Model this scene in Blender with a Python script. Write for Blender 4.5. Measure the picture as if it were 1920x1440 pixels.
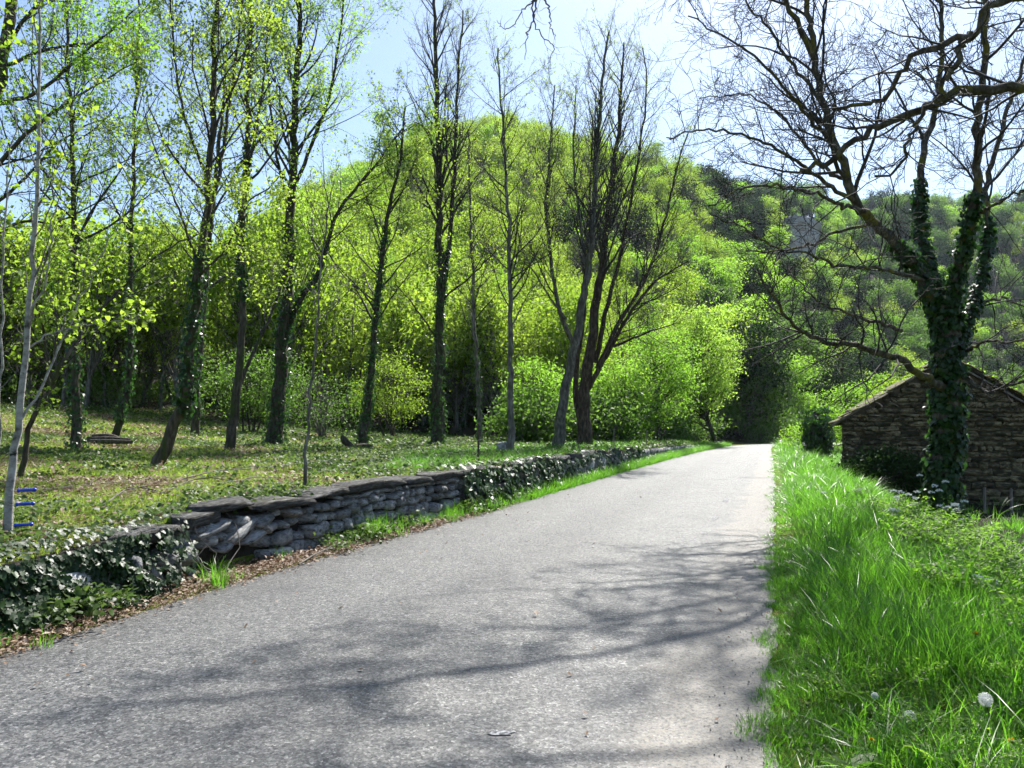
import bpy, math
import numpy as np
from math import radians, sin, cos, tan, pi, hypot

for o in list(bpy.data.objects):
    bpy.data.objects.remove(o, do_unlink=True)
SC = bpy.context.scene
COL = SC.collection
rng = np.random.default_rng(11)

# ------------------------------------------------------------------ camera
FPX, HZ, EYE = 1450.0, 797.0, 1.6          # focal length and horizon in photo pixels, eye height
PITCH = math.atan((HZ - 720.0) / FPX)
cam = bpy.data.cameras.new('camera')
cam.sensor_width = 36.0
cam.lens = 36.0 * FPX / 1920.0
cam.clip_start, cam.clip_end = 0.05, 3000.0
camo = bpy.data.objects.new('camera', cam)
COL.objects.link(camo)
camo.location = (0, 0, EYE)
camo.rotation_euler = (pi / 2 + PITCH, 0, 0)
SC.camera = camo

# ------------------------------------------------------------------ sky, sun, exposure
SUN_AZ, SUN_EL = radians(22.0), radians(50.0)      # azimuth right of the view direction (+Y)
world = bpy.data.worlds.new('World')
SC.world = world
world.use_nodes = True
wn = world.node_tree
wn.nodes.clear()
sky = wn.nodes.new('ShaderNodeTexSky')
sky.sky_type = 'NISHITA'
sky.sun_disc = False
sky.sun_elevation = SUN_EL
sky.sun_rotation = SUN_AZ
sky.air_density, sky.dust_density, sky.ozone_density = 1.1, .85, 3.2
bg = wn.nodes.new('ShaderNodeBackground')
bg.inputs['Strength'].default_value = 0.086
wo = wn.nodes.new('ShaderNodeOutputWorld')
wn.links.new(sky.outputs[0], bg.inputs['Color'])
wn.links.new(bg.outputs[0], wo.inputs[0])

sun = bpy.data.lights.new('sun', 'SUN')
sun.energy = 5.0
sun.angle = radians(0.53)
sun.color = (1.0, 0.965, 0.90)
suno = bpy.data.objects.new('sun', sun)
COL.objects.link(suno)
suno.location = (20, 40, 60)
suno.rotation_euler = (pi / 2 - SUN_EL, 0, -SUN_AZ + pi)   # lamp shines down its own -Z
vs = SC.view_settings
vs.view_transform = 'Standard'
vs.look = 'None'
vs.exposure = 1.2
vs.gamma = 1.0
vs.use_curve_mapping = False
cy = SC.cycles
cy.max_bounces = 4
cy.diffuse_bounces = 2
cy.glossy_bounces = 2
cy.transmission_bounces = 2
cy.transparent_max_bounces = 4
cy.volume_bounces = 0
cy.use_denoising = True
cy.use_adaptive_sampling = True
cy.adaptive_threshold = .03
cy.adaptive_min_samples = 24
cy.sample_clamp_indirect = 6.0
cy.caustics_reflective = False
cy.caustics_refractive = False

HAZE = .00011

# ------------------------------------------------------------------ picture-to-place helpers
def ray(px, py):
    x, z = (px - 960) / FPX, -(py - 720) / FPX
    return np.array((x, cos(PITCH) - z * sin(PITCH), sin(PITCH) + z * cos(PITCH)))

def P(px, py, dep):
    """point at distance dep ahead of the viewer seen in direction (px, py)"""
    v = ray(px, py)
    return np.array((0, 0, EYE)) + v * (dep / v[1])

def sstep(a, b, x):
    t = np.clip((x - a) / (b - a), 0, 1)
    return t * t * (3 - 2 * t)

# road edges and wall line as x(y)
LY = [-30, 0, 3, 5.52, 7.64, 9.47, 11.27, 13.93, 18.26, 25.1, 34.3, 44, 54, 70, 120]
LX = [-12.5, -5.1, -4.25, -3.52, -2.9, -2.28, -1.62, -.62, .9, 3.27, 6.6, 10.2, 14.2, 21.5, 46]
RY = [-30, 0, 3.7, 5.46, 8.93, 17.58, 31.96, 50, 61.3, 70, 120]
RX = [-9, -0.1, 1.22, 1.84, 3.0, 5.93, 10.8, 16.7, 20.6, 25.5, 60]
def fL(y): return np.interp(y, LY, LX)
def fR(y): return np.interp(y, RY, RX)
WY = [-30, 3, 6, 8.3, 10.5, 13.9, 18, 22.7, 30, 40, 52, 70, 120]
WO = [.7, .7, .66, .58, .45, .38, .42, .5, .6, .7, .75, .8, .8]      # wall face, left of road edge
def fW(y): return fL(y) - np.interp(y, WY, WO)
HY = [-30, 3, 6.5, 8.5, 11, 14, 24, 36, 48, 54, 60, 120]
HH = [.4, .42, .52, .66, .76, .76, .72, .6, .45, .25, .1, 0]
def hW(y): return np.interp(y, HY, HH)

RPX = [-1500, -400, 0, 200, 400, 600, 700, 800, 920, 1030, 1130, 1280, 1420, 1600, 1920, 2600, 3500]
RYY = [640, 620, 600, 580, 500, 372, 318, 262, 234, 256, 282, 322, 352, 378, 378, 400, 560]
RR1 = [220, 215, 215, 215, 220, 230, 240, 250, 258, 262, 270, 285, 330, 410, 430, 430, 420]
RR0 = [60, 55, 52, 50, 49, 50, 51, 52, 54, 56, 58, 64, 80, 125, 190, 200, 200]
def vnoise(x, y, s, seed=0):
    x = np.asarray(x, float) / s + seed * 17.3; y = np.asarray(y, float) / s - seed * 9.1
    return (np.sin(x * 1.3 + 1.7 * np.sin(y * .9)) + np.sin(y * 1.7 + 1.3 * np.sin(x * 1.1 + 2)) + np.sin((x + y) * 2.3 + np.sin(x * 2.9))) / 3

def gz(x, y):
    x = np.asarray(x, float); y = np.asarray(y, float)
    d = fW(y) - x
    lawn = sstep(.05, .3, d) * (hW(y) - .05)
    dd = np.clip(d - 2, 0, 30)
    lawn = lawn + .0023 * dd * dd * sstep(-5, 15, y) + .03 * sstep(.4, 2, d) * vnoise(x, y, .7)
    e = x - fR(y)
    verge = .06 * sstep(0, .6, e) - 1.05 * sstep(1.5, 4.4, e) + .03 * sstep(.3, 1.5, e) * vnoise(x, y, .8, 3)
    r = np.hypot(x, y)
    px = np.where(y > 1, 960 + FPX * x / np.maximum(y, 1), np.where(x < 0, -1500, 3500))
    px = np.clip(px, -1500, 3500)
    r1 = np.interp(px, RPX, RR1); r0 = np.interp(px, RPX, RR0)
    c = np.hypot(1, (px - 960) / FPX)
    top = EYE + (HZ - np.interp(px, RPX, RYY)) / FPX * (r1 / c) - 8.5
    t = np.clip((r - r0) / (r1 - r0), 0, 1.4)
    prof = np.where(t < 1, .55 * t + .45 * sstep(0, 1, t), 1 - .5 * (t - 1))
    hill = top * prof * sstep(0, 25, y) + 2.2 * vnoise(x, y, 14, 5) * sstep(.05, .3, t)
    return lawn + verge + hill

def hit(px, py, tmax=400.):
    v = ray(px, py)
    t = np.concatenate([np.arange(2.5, 70, .04), np.arange(70, tmax, .4)])
    q = v[None, :] * (t / v[1])[:, None]
    zz = EYE + q[:, 2]
    under = np.nonzero(zz <= gz(q[:, 0], q[:, 1]))[0]
    if not len(under):
        return np.array((q[-1, 0], q[-1, 1], zz[-1]))
    k = under[0]
    return np.array((q[k, 0], q[k, 1], float(gz(q[k, 0], q[k, 1]))))

# ------------------------------------------------------------------ materials
def mat(name):
    m = bpy.data.materials.new(name)
    m.use_nodes = True
    nt = m.node_tree
    nt.nodes.clear()
    out = nt.nodes.new('ShaderNodeOutputMaterial')
    return m, nt, out

def N(nt, typ, **kw):
    n = nt.nodes.new(typ)
    for k, v in kw.items():
        if k in n.inputs:
            n.inputs[k].default_value = v
        else:
            setattr(n, k, v)
    return n

def ramp(nt, stops, src=None):
    r = nt.nodes.new('ShaderNodeValToRGB')
    el = r.color_ramp.elements
    while len(el) < len(stops):
        el.new(.5)
    for e, (p, c) in zip(el, stops):
        e.position = p
        e.color = (c[0], c[1], c[2], 1)
    if src is not None:
        nt.links.new(src, r.inputs[0])
    return r

def leaf_mat(name, stops, tmul=2.2, tfac=.5, rough=.5, spec=.35, tint=(1, 1, 1.1)):
    """thin leaf: principled reflection plus translucency; colour varies by leaf and by plant"""
    m, nt, out = mat(name)
    geo = N(nt, 'ShaderNodeNewGeometry')
    oi = N(nt, 'ShaderNodeObjectInfo')
    mx = N(nt, 'ShaderNodeMath', operation='MULTIPLY_ADD')
    mx.inputs[1].default_value = .6
    nt.links.new(geo.outputs['Random Per Island'], mx.inputs[0])
    m2 = N(nt, 'ShaderNodeMath', operation='MULTIPLY')
    m2.inputs[1].default_value = .4
    nt.links.new(oi.outputs['Random'], m2.inputs[0])
    nt.links.new(m2.outputs[0], mx.inputs[2])
    r = ramp(nt, stops, mx.outputs[0])
    pb = N(nt, 'ShaderNodeBsdfPrincipled', Roughness=rough)
    pb.inputs['Specular IOR Level'].default_value = spec
    nt.links.new(r.outputs[0], pb.inputs['Base Color'])
    tr = N(nt, 'ShaderNodeBsdfTranslucent')
    vm = N(nt, 'ShaderNodeVectorMath', operation='MULTIPLY')
    vm.inputs[1].default_value = (tmul * tint[0], tmul * tint[1], tmul * tint[2])
    nt.links.new(r.outputs[0], vm.inputs[0])
    nt.links.new(vm.outputs[0], tr.inputs['Color'])
    mix = N(nt, 'ShaderNodeMixShader')
    mix.inputs[0].default_value = tfac
    nt.links.new(pb.outputs[0], mix.inputs[1])
    nt.links.new(tr.outputs[0], mix.inputs[2])
    nt.links.new(mix.outputs[0], out.inputs[0])
    return m

def surf_mat(name, stops, scale=4., detail=6., rough=.9, bump=.4, bscale=None, stretch=(1, 1, 1), spec=.2, dist=.03,
             extra=None, coord='Object', rand=0.):
    """rough natural surface: noise-driven colour ramp, a second colour in patches, fine relief"""
    m, nt, out = mat(name)
    tc = N(nt, 'ShaderNodeTexCoord')
    mp = N(nt, 'ShaderNodeMapping')
    mp.inputs['Scale'].default_value = stretch
    nt.links.new(tc.outputs[coord], mp.inputs[0])
    vec = mp.outputs[0]
    oi = None
    if rand:
        oi = N(nt, 'ShaderNodeObjectInfo')
        ad = N(nt, 'ShaderNodeVectorMath', operation='ADD')
        sc = N(nt, 'ShaderNodeMath', operation='MULTIPLY')
        sc.inputs[1].default_value = 37.
        nt.links.new(oi.outputs['Random'], sc.inputs[0])
        nt.links.new(vec, ad.inputs[0]); nt.links.new(sc.outputs[0], ad.inputs[1])
        vec = ad.outputs[0]
    nz = N(nt, 'ShaderNodeTexNoise', Scale=scale, Detail=detail, Roughness=.62)
    nt.links.new(vec, nz.inputs['Vector'])
    r = ramp(nt, stops, nz.outputs['Fac'])
    col = r.outputs[0]
    if rand:
        mr = N(nt, 'ShaderNodeMapRange')
        mr.inputs['To Min'].default_value = 1 - rand
        mr.inputs['To Max'].default_value = 1 + rand
        nt.links.new(oi.outputs['Random'], mr.inputs[0])
        vm = N(nt, 'ShaderNodeVectorMath', operation='MULTIPLY')
        nt.links.new(col, vm.inputs[0]); nt.links.new(mr.outputs[0], vm.inputs[1])
        col = vm.outputs[0]
    if extra:
        ec, es, lo, hi = extra
        n2 = N(nt, 'ShaderNodeTexNoise', Scale=es, Detail=5., Roughness=.6)
        nt.links.new(vec, n2.inputs['Vector'])
        rr = ramp(nt, [(lo, (0, 0, 0)), (hi, (1, 1, 1))], n2.outputs['Fac'])
        mc = N(nt, 'ShaderNodeMix', data_type='RGBA')
        nt.links.new(rr.outputs[0], mc.inputs['Factor'])
        nt.links.new(col, mc.inputs['A'])
        mc.inputs['B'].default_value = (*ec, 1)
        col = mc.outputs['Result']
    pb = N(nt, 'ShaderNodeBsdfPrincipled', Roughness=rough)
    pb.inputs['Specular IOR Level'].default_value = spec
    nt.links.new(col, pb.inputs['Base Color'])
    if bump:
        n3 = N(nt, 'ShaderNodeTexNoise', Scale=bscale or scale * 4, Detail=6., Roughness=.65)
        nt.links.new(vec, n3.inputs['Vector'])
        b = N(nt, 'ShaderNodeBump', Strength=bump, Distance=dist)
        nt.links.new(n3.outputs['Fac'], b.inputs['Height'])
        nt.links.new(b.outputs[0], pb.inputs['Normal'])
    nt.links.new(pb.outputs[0], out.inputs[0])
    return m

def flat_mat(name, c, rough=.5, spec=.4):
    m, nt, out = mat(name)
    pb = N(nt, 'ShaderNodeBsdfPrincipled', Roughness=rough)
    pb.inputs['Base Color'].default_value = (*c, 1)
    pb.inputs['Specular IOR Level'].default_value = spec
    nt.links.new(pb.outputs[0], out.inputs[0])
    return m

M = {}
M['bark'] = surf_mat('bark_dark', [(.3, (.020, .017, .013)), (.5, (.060, .050, .038)), (.72, (.13, .115, .09))], 14, stretch=(1, 1, .25), bump=.8,
                     extra=((.045, .06, .014), 5., .52, .68), rand=.25)
M['bark_grey'] = surf_mat('bark_grey', [(.3, (.045, .040, .034)), (.5, (.12, .11, .095)), (.7, (.25, .24, .21))], 12, stretch=(1, 1, .3), bump=.7,
                          extra=((.06, .08, .02), 4., .58, .72), rand=.2)
M['bark_pale'] = surf_mat('bark_pale', [(.3, (.08, .074, .066)), (.45, (.24, .23, .215)), (.7, (.42, .41, .385))], 9, stretch=(1, 1, 1.6), bump=.4,
                          extra=((.03, .028, .024), 7., .6, .68))
M['bark_red'] = surf_mat('bark_red', [(.3, (.018, .013, .010)), (.5, (.055, .040, .030)), (.7, (.13, .10, .08))], 12, stretch=(1, 1, .25), bump=.9,
                         extra=((.07, .08, .03), 4., .6, .7))
M['bark_moss'] = surf_mat('bark_mossy', [(.3, (.022, .018, .014)), (.5, (.075, .065, .052)), (.72, (.19, .175, .15))], 10, stretch=(1, 1, .5), bump=.9,
                          extra=((.13, .12, .02), 3.2, .53, .62))
M['twig'] = surf_mat('twig', [(.35, (.06, .052, .045)), (.65, (.17, .155, .135))], 6, bump=0, rough=.8, spec=.3)
M['twig_dark'] = surf_mat('twig_dark', [(.35, (.020, .018, .017)), (.65, (.062, .056, .05))], 6, bump=0, rough=.8, spec=.3)
# spring foliage
YG = [(0, (.070, .118, .008)), (.5, (.105, .162, .012)), (1, (.155, .208, .022))]
M['leaf_spring'] = leaf_mat('leaf_spring', YG, 3.0, .6)
M['leaf_gold'] = leaf_mat('leaf_gold', [(0, (.075, .12, .009)), (.5, (.112, .17, .014)), (.985, (.16, .21, .026)), (1, (.26, .15, .02))], 3.0, .6)
M['leaf_lush'] = leaf_mat('leaf_lush', [(0, (.06, .125, .010)), (.5, (.095, .18, .014)), (1, (.15, .225, .02))], 3.3, .6)
M['leaf_lime'] = leaf_mat('leaf_lime', [(0, (.085, .16, .014)), (.5, (.13, .21, .022)), (1, (.19, .26, .035))], 3.1, .62)
M['leaf_mid'] = leaf_mat('leaf_mid', [(0, (.03, .07, .008)), (.5, (.055, .11, .012)), (1, (.09, .15, .02))], 2.8, .5)
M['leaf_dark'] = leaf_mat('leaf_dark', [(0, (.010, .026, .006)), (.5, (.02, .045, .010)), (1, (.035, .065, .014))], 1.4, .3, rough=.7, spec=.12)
M['ivy'] = leaf_mat('ivy_leaf', [(0, (.010, .030, .005)), (.55, (.020, .058, .008)), (.9, (.04, .095, .012)), (1, (.08, .13, .02))], 2.6, .36, rough=.36, spec=.4)
M['ivy_wall'] = leaf_mat('ivy_wall_leaf', [(0, (.010, .026, .007)), (.5, (.02, .05, .010)), (.85, (.04, .09, .015)), (.97, (.09, .13, .025)), (1, (.2, .04, .02))], 1.8, .25, rough=.45, spec=.3)
M['ground_leaf'] = leaf_mat('ground_leaf', [(0, (.03, .06, .012)), (.5, (.06, .105, .02)), (1, (.11, .15, .03))], 2.0, .4, rough=.48, spec=.25)
M['grass'] = leaf_mat('grass_blade', [(0, (.022, .062, .004)), (.45, (.046, .132, .007)), (.88, (.092, .19, .012)), (.99, (.12, .21, .02)), (1, (.22, .21, .07))], 3.4, .58, rough=.34, spec=.5)
M['grass_lawn'] = leaf_mat('lawn_blade', [(0, (.06, .105, .009)), (.5, (.10, .155, .014)), (.88, (.15, .19, .026)), (1, (.28, .24, .10))], 3.2, .55, rough=.5)
M['fern'] = leaf_mat('parsley_leaf', [(0, (.03, .075, .006)), (.5, (.075, .15, .011)), (1, (.13, .21, .02))], 3.2, .6, rough=.5)
M['litter'] = leaf_mat('dead_leaf', [(0, (.05, .022, .012)), (.35, (.13, .07, .035)), (.65, (.30, .21, .14)), (1, (.52, .43, .34))], 1.0, .25, rough=.6)
M['stone'] = surf_mat('wall_stone', [(.28, (.08, .08, .082)), (.42, (.22, .22, .222)), (.58, (.36, .36, .35)), (.78, (.55, .54, .51))], 5, bump=.75, bscale=16, dist=.05,
                      extra=((.06, .056, .05), 3., .54, .68), rand=.3)
M['coping'] = surf_mat('coping_stone', [(.3, (.04, .038, .036)), (.5, (.10, .096, .09)), (.66, (.22, .215, .205)), (.8, (.42, .41, .39))], 6, bump=1., bscale=20, dist=.05,
                       extra=((.06, .055, .02), 2.5, .55, .7), rand=.15)
M['mortar'] = surf_mat('wall_earth', [(.3, (.012, .010, .008)), (.7, (.04, .034, .026))], 8, bump=.8)
M['house_stone'] = surf_mat('house_stone', [(.28, (.06, .044, .022)), (.45, (.15, .12, .065)), (.62, (.28, .235, .14)), (.8, (.42, .37, .25))], 4, bump=.8, bscale=14, dist=.04,
                            extra=((.035, .032, .018), 1.3, .44, .57), rand=.45)
M['render_coat'] = surf_mat('house_mortar', [(.3, (.05, .04, .028)), (.7, (.14, .115, .08))], 3, bump=.7, extra=((.03, .028, .016), 1.5, .5, .62))
M['roof'] = surf_mat('roof_slate', [(.3, (.055, .045, .035)), (.55, (.15, .13, .10)), (.8, (.28, .25, .2))], 6, bump=.8, extra=((.13, .135, .025), 2.6, .47, .58), rand=.25)
M['wood'] = surf_mat('weathered_wood', [(.3, (.09, .075, .06)), (.7, (.27, .235, .2))], 8, stretch=(1, 1, .1), bump=.5)
M['moss'] = surf_mat('moss', [(.3, (.05, .055, .008)), (.7, (.14, .13, .02))], 20, bump=1.)
M['cliff'] = surf_mat('cliff_rock', [(.3, (.16, .155, .15)), (.5, (.33, .32, .31)), (.7, (.5, .49, .47))], .35, bump=1., bscale=.8, stretch=(1, 1, .45), dist=1.2)
M['blue'] = flat_mat('blue_plastic', (.012, .045, .42), .32, .5)
M['metal'] = flat_mat('galvanised_wire', (.25, .25, .24), .5, .5)
M['white'] = flat_mat('petal_white', (.82, .82, .80), .7, .2)
M['yellow'] = flat_mat('petal_yellow', (.85, .52, .01), .6, .2)
M['stem'] = leaf_mat('stem_green', [(0, (.05, .08, .015)), (1, (.10, .13, .03))], 1.5, .25)
M['seed'] = leaf_mat('seed_fluff', [(0, (.80, .80, .78)), (1, (.88, .88, .86))], 1.05, .65, tint=(1, 1, 1))
M['paint'] = surf_mat('worn_paint', [(.40, (.09, .09, .09)), (.5, (.20, .20, .20)), (.62, (.5, .5, .49))], 45, bump=.4, bscale=150)

# ground: leaf mould in the wood, olive lawn, shade before the barn painted as dark ground
m, nt, out = mat('ground_soil')
tc = N(nt, 'ShaderNodeTexCoord')
n1 = N(nt, 'ShaderNodeTexNoise', Scale=.55, Detail=8., Roughness=.7)
n2 = N(nt, 'ShaderNodeTexNoise', Scale=22., Detail=6., Roughness=.7)
for n in (n1, n2):
    nt.links.new(tc.outputs['Object'], n.inputs['Vector'])
r1 = ramp(nt, [(.32, (.075, .105, .014)), (.5, (.115, .145, .022)), (.64, (.19, .165, .06)), (.78, (.13, .095, .045))], n1.outputs['Fac'])
r2 = ramp(nt, [(.3, (.35, .35, .35)), (.5, (.85, .85, .85)), (.7, (1.5, 1.5, 1.5))], n2.outputs['Fac'])
mu = N(nt, 'ShaderNodeVectorMath', operation='MULTIPLY')
nt.links.new(r1.outputs[0], mu.inputs[0]); nt.links.new(r2.outputs[0], mu.inputs[1])
at = N(nt, 'ShaderNodeAttribute', attribute_name='wood')  # wood floor, plus the shade painted in front of the barn
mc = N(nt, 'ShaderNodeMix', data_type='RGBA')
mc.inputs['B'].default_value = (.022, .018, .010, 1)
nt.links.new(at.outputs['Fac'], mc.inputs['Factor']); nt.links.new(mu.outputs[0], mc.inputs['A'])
pb = N(nt, 'ShaderNodeBsdfPrincipled', Roughness=.95)
pb.inputs['Specular IOR Level'].default_value = .1
nt.links.new(mc.outputs['Result'], pb.inputs['Base Color'])
bp = N(nt, 'ShaderNodeBump', Strength=.9, Distance=.04)
nt.links.new(n2.outputs['Fac'], bp.inputs['Height']); nt.links.new(bp.outputs[0], pb.inputs['Normal'])
nt.links.new(pb.outputs[0], out.inputs[0])
M['ground'] = m

# asphalt: exposed chippings, worn wheel tracks, crumbled dusty edge on the right
m, nt, out = mat('asphalt')
tc = N(nt, 'ShaderNodeTexCoord')
vo = N(nt, 'ShaderNodeTexVoronoi', Scale=48.)
vo2 = N(nt, 'ShaderNodeTexVoronoi', Scale=95.)
nb = N(nt, 'ShaderNodeTexNoise', Scale=1.1, Detail=7., Roughness=.65)
nf = N(nt, 'ShaderNodeTexNoise', Scale=45., Detail=5., Roughness=.7)
for n in (vo, vo2, nb, nf):
    nt.links.new(tc.outputs['Object'], n.inputs['Vector'])
sp = N(nt, 'ShaderNodeSeparateColor')
nt.links.new(vo.outputs['Color'], sp.inputs[0])
sp2 = N(nt, 'ShaderNodeSeparateColor')
nt.links.new(vo2.outputs['Color'], sp2.inputs[0])
av = N(nt, 'ShaderNodeMath', operation='ADD')
nt.links.new(sp.outputs[0], av.inputs[0]); nt.links.new(sp2.outputs[1], av.inputs[1])
hv = N(nt, 'ShaderNodeMath', operation='MULTIPLY')
hv.inputs[1].default_value = .5
nt.links.new(av.outputs[0], hv.inputs[0])
rs = ramp(nt, [(.10, (.020, .020, .022)), (.35, (.058, .058, .059)), (.6, (.108, .107, .104)), (.82, (.175, .173, .166)), (1, (.34, .33, .315))], hv.outputs[0])
rb = ramp(nt, [(.25, (.6, .6, .62)), (.42, (.92, .92, .93)), (.58, (1.02, 1.02, 1.01)), (.75, (1.3, 1.29, 1.26))], nb.outputs['Fac'])
mu = N(nt, 'ShaderNodeVectorMath', operation='MULTIPLY')
nt.links.new(rs.outputs[0], mu.inputs[0]); nt.links.new(rb.outputs[0], mu.inputs[1])
uv = N(nt, 'ShaderNodeUVMap', uv_map='across')
sw = N(nt, 'ShaderNodeSeparateXYZ')
nt.links.new(uv.outputs[0], sw.inputs[0])
wv_ = N(nt, 'ShaderNodeMath', operation='MULTIPLY_ADD')
wv_.inputs[1].default_value = .12
nt.links.new(nb.outputs['Fac'], wv_.inputs[0]); nt.links.new(sw.outputs[0], wv_.inputs[2])
rw = ramp(nt, [(.06, (.8, .8, .8)), (.22, (1.06, 1.06, 1.05)), (.36, (1.1, 1.1, 1.09)), (.54, (.86, .86, .87)), (.72, (1.1, 1.1, 1.08)), (.86, (1.05, 1.05, 1.04)), (1., (.78, .78, .78))], wv_.outputs[0])
mw = N(nt, 'ShaderNodeVectorMath', operation='MULTIPLY')
nt.links.new(mu.outputs[0], mw.inputs[0]); nt.links.new(rw.outputs[0], mw.inputs[1])
mu = mw
sx = N(nt, 'ShaderNodeSeparateXYZ')
nt.links.new(uv.outputs[0], sx.inputs[0])
ad = N(nt, 'ShaderNodeMath', operation='MULTIPLY_ADD')
ad.inputs[1].default_value = .22
nt.links.new(nb.outputs['Fac'], ad.inputs[0]); nt.links.new(sx.outputs[0], ad.inputs[2])
re = ramp(nt, [(.0, (0, 0, 0)), (1.0, (0, 0, 0))], ad.outputs[0])
cr = re.color_ramp
e = cr.elements[0]; e.position = .05; e.color = (.6, .6, .6, 1)
e = cr.elements[1]; e.position = .14; e.color = (0, 0, 0, 1)
e = cr.elements.new(.955); e.color = (0, 0, 0, 1)
e = cr.elements.new(1.0); e.color = (.75, .75, .75, 1)
fm = N(nt, 'ShaderNodeMath', operation='MULTIPLY')
rf = ramp(nt, [(.4, (0, 0, 0)), (.56, (1, 1, 1))], nf.outputs['Fac'])
nt.links.new(re.outputs[0], fm.inputs[0]); nt.links.new(rf.outputs[0], fm.inputs[1])
mc = N(nt, 'ShaderNodeMix', data_type='RGBA')
mc.inputs['B'].default_value = (.21, .185, .15, 1)
nt.links.new(fm.outputs[0], mc.inputs['Factor']); nt.links.new(mu.outputs[0], mc.inputs['A'])
pb = N(nt, 'ShaderNodeBsdfPrincipled', Roughness=.62)
pb.inputs['Specular IOR Level'].default_value = .45
nt.links.new(mc.outputs['Result'], pb.inputs['Base Color'])
bp = N(nt, 'ShaderNodeBump', Strength=.8, Distance=.012)
nt.links.new(hv.outputs[0], bp.inputs['Height']); nt.links.new(bp.outputs[0], pb.inputs['Normal'])
nt.links.new(pb.outputs[0], out.inputs[0])
M['asphalt'] = m

# ------------------------------------------------------------------ mesh helpers
def mesh_np(name, V, quads=None, tris=None, smooth=False):
    me = bpy.data.meshes.new(name)
    V = np.asarray(V, np.float32)
    nq = 0 if quads is None else len(quads)
    ntr = 0 if tris is None else len(tris)
    loops = []
    if nq: loops.append(np.asarray(quads, np.int32).ravel())
    if ntr: loops.append(np.asarray(tris, np.int32).ravel())
    L = np.concatenate(loops)
    me.vertices.add(len(V)); me.vertices.foreach_set('co', V.ravel())
    me.loops.add(len(L)); me.loops.foreach_set('vertex_index', L)
    me.polygons.add(nq + ntr)
    st = np.concatenate([np.arange(nq) * 4, nq * 4 + np.arange(ntr) * 3]).astype(np.int32)
    me.polygons.foreach_set('loop_start', st)
    if smooth:
        me.polygons.foreach_set('use_smooth', np.ones(nq + ntr, bool))
    me.update(calc_edges=True)
    return me

def link(name, me, m=None, parent=None, loc=None):
    o = bpy.data.objects.new(name, me)
    COL.objects.link(o)
    if m is not None and len(me.materials) == 0:
        me.materials.append(m)
    if parent is not None:
        o.parent = parent
    if loc is not None:
        o.location = [float(c) for c in loc]
    return o

def tag(o, label=None, cat=None, group=None, kind=None):
    for k, v in (('label', label), ('category', cat), ('group', group), ('kind', kind)):
        if v: o[k] = v
    return o

def thing(name, label, cat, loc, group=None, rz=0.):
    o = bpy.data.objects.new(name, None)
    o.empty_display_size = .2
    COL.objects.link(o)
    o.location = [float(c) for c in loc]
    o.rotation_euler = (0, 0, rz)
    return tag(o, label, cat, group)

class Wood:
    """collects tapered tubes; builds them as one mesh"""
    def __init__(self): self.items = {}
    def add(self, pts, rad, sides=4):
        pts = np.asarray(pts, float)
        self.items.setdefault((len(pts), sides), []).append((pts, np.asarray(rad, float)))
    def mesh(self, name, origin=(0, 0, 0), rough=0.):
        VV, QQ, off = [], [], 0
        for (n, s), lst in self.items.items():
            Pn = np.stack([a for a, b in lst]); R = np.stack([b for a, b in lst])
            m_ = len(lst)
            T = np.gradient(Pn, axis=1)
            T /= np.linalg.norm(T, axis=2, keepdims=True) + 1e-9
            D = Pn[:, -1] - Pn[:, 0]
            ref = np.where((np.abs(D[:, 2:3]) > .8 * np.linalg.norm(D, axis=1, keepdims=True)), np.array([[1., 0, 0]]), np.array([[0, 0, 1.]]))
            U = np.cross(T, ref[:, None, :]); U /= np.linalg.norm(U, axis=2, keepdims=True) + 1e-9
            W = np.cross(T, U)
            a = np.arange(s) / s * 2 * pi
            ring = U[:, :, None, :] * np.cos(a)[None, None, :, None] + W[:, :, None, :] * np.sin(a)[None, None, :, None]
            rr = R[:, :, None, None]
            if rough and s >= 8:
                ph = np.arange(n)[None, :, None]
                rr = rr * (1 + rough * (np.sin(3 * a[None, None, :] + ph * .5) + .6 * np.sin(5 * a[None, None, :] - ph * .9))[..., None])
            X = Pn[:, :, None, :] + ring * rr
            VV.append(X.reshape(-1, 3))
            i = np.arange(n - 1)[:, None]; j = np.arange(s)[None, :]
            q = np.stack([i * s + j, i * s + (j + 1) % s, (i + 1) * s + (j + 1) % s, (i + 1) * s + j], -1).reshape(-1, 4)
            q = (q[None] + (np.arange(m_) * n * s)[:, None, None] + off).reshape(-1, 4)
            QQ.append(q)
            off += m_ * n * s
        V = np.concatenate(VV) - np.asarray(origin)[None, :]
        return mesh_np(name, V, quads=np.concatenate(QQ), smooth=True)

def rand_rot(n, up=0., out=None):
    """frames (n,3,3): columns side, along, normal; normals random, pulled up and outwards"""
    nrm = rng.normal(size=(n, 3)); nrm /= np.linalg.norm(nrm, axis=1, keepdims=True)
    nrm[:, 2] += up
    if out is not None: nrm += out
    nrm /= np.linalg.norm(nrm, axis=1, keepdims=True) + 1e-9
    t = rng.normal(size=(n, 3))
    a = np.cross(nrm, t); a /= np.linalg.norm(a, axis=1, keepdims=True) + 1e-9
    b = np.cross(nrm, a)
    return np.stack([a, b, nrm], -1)

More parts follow.
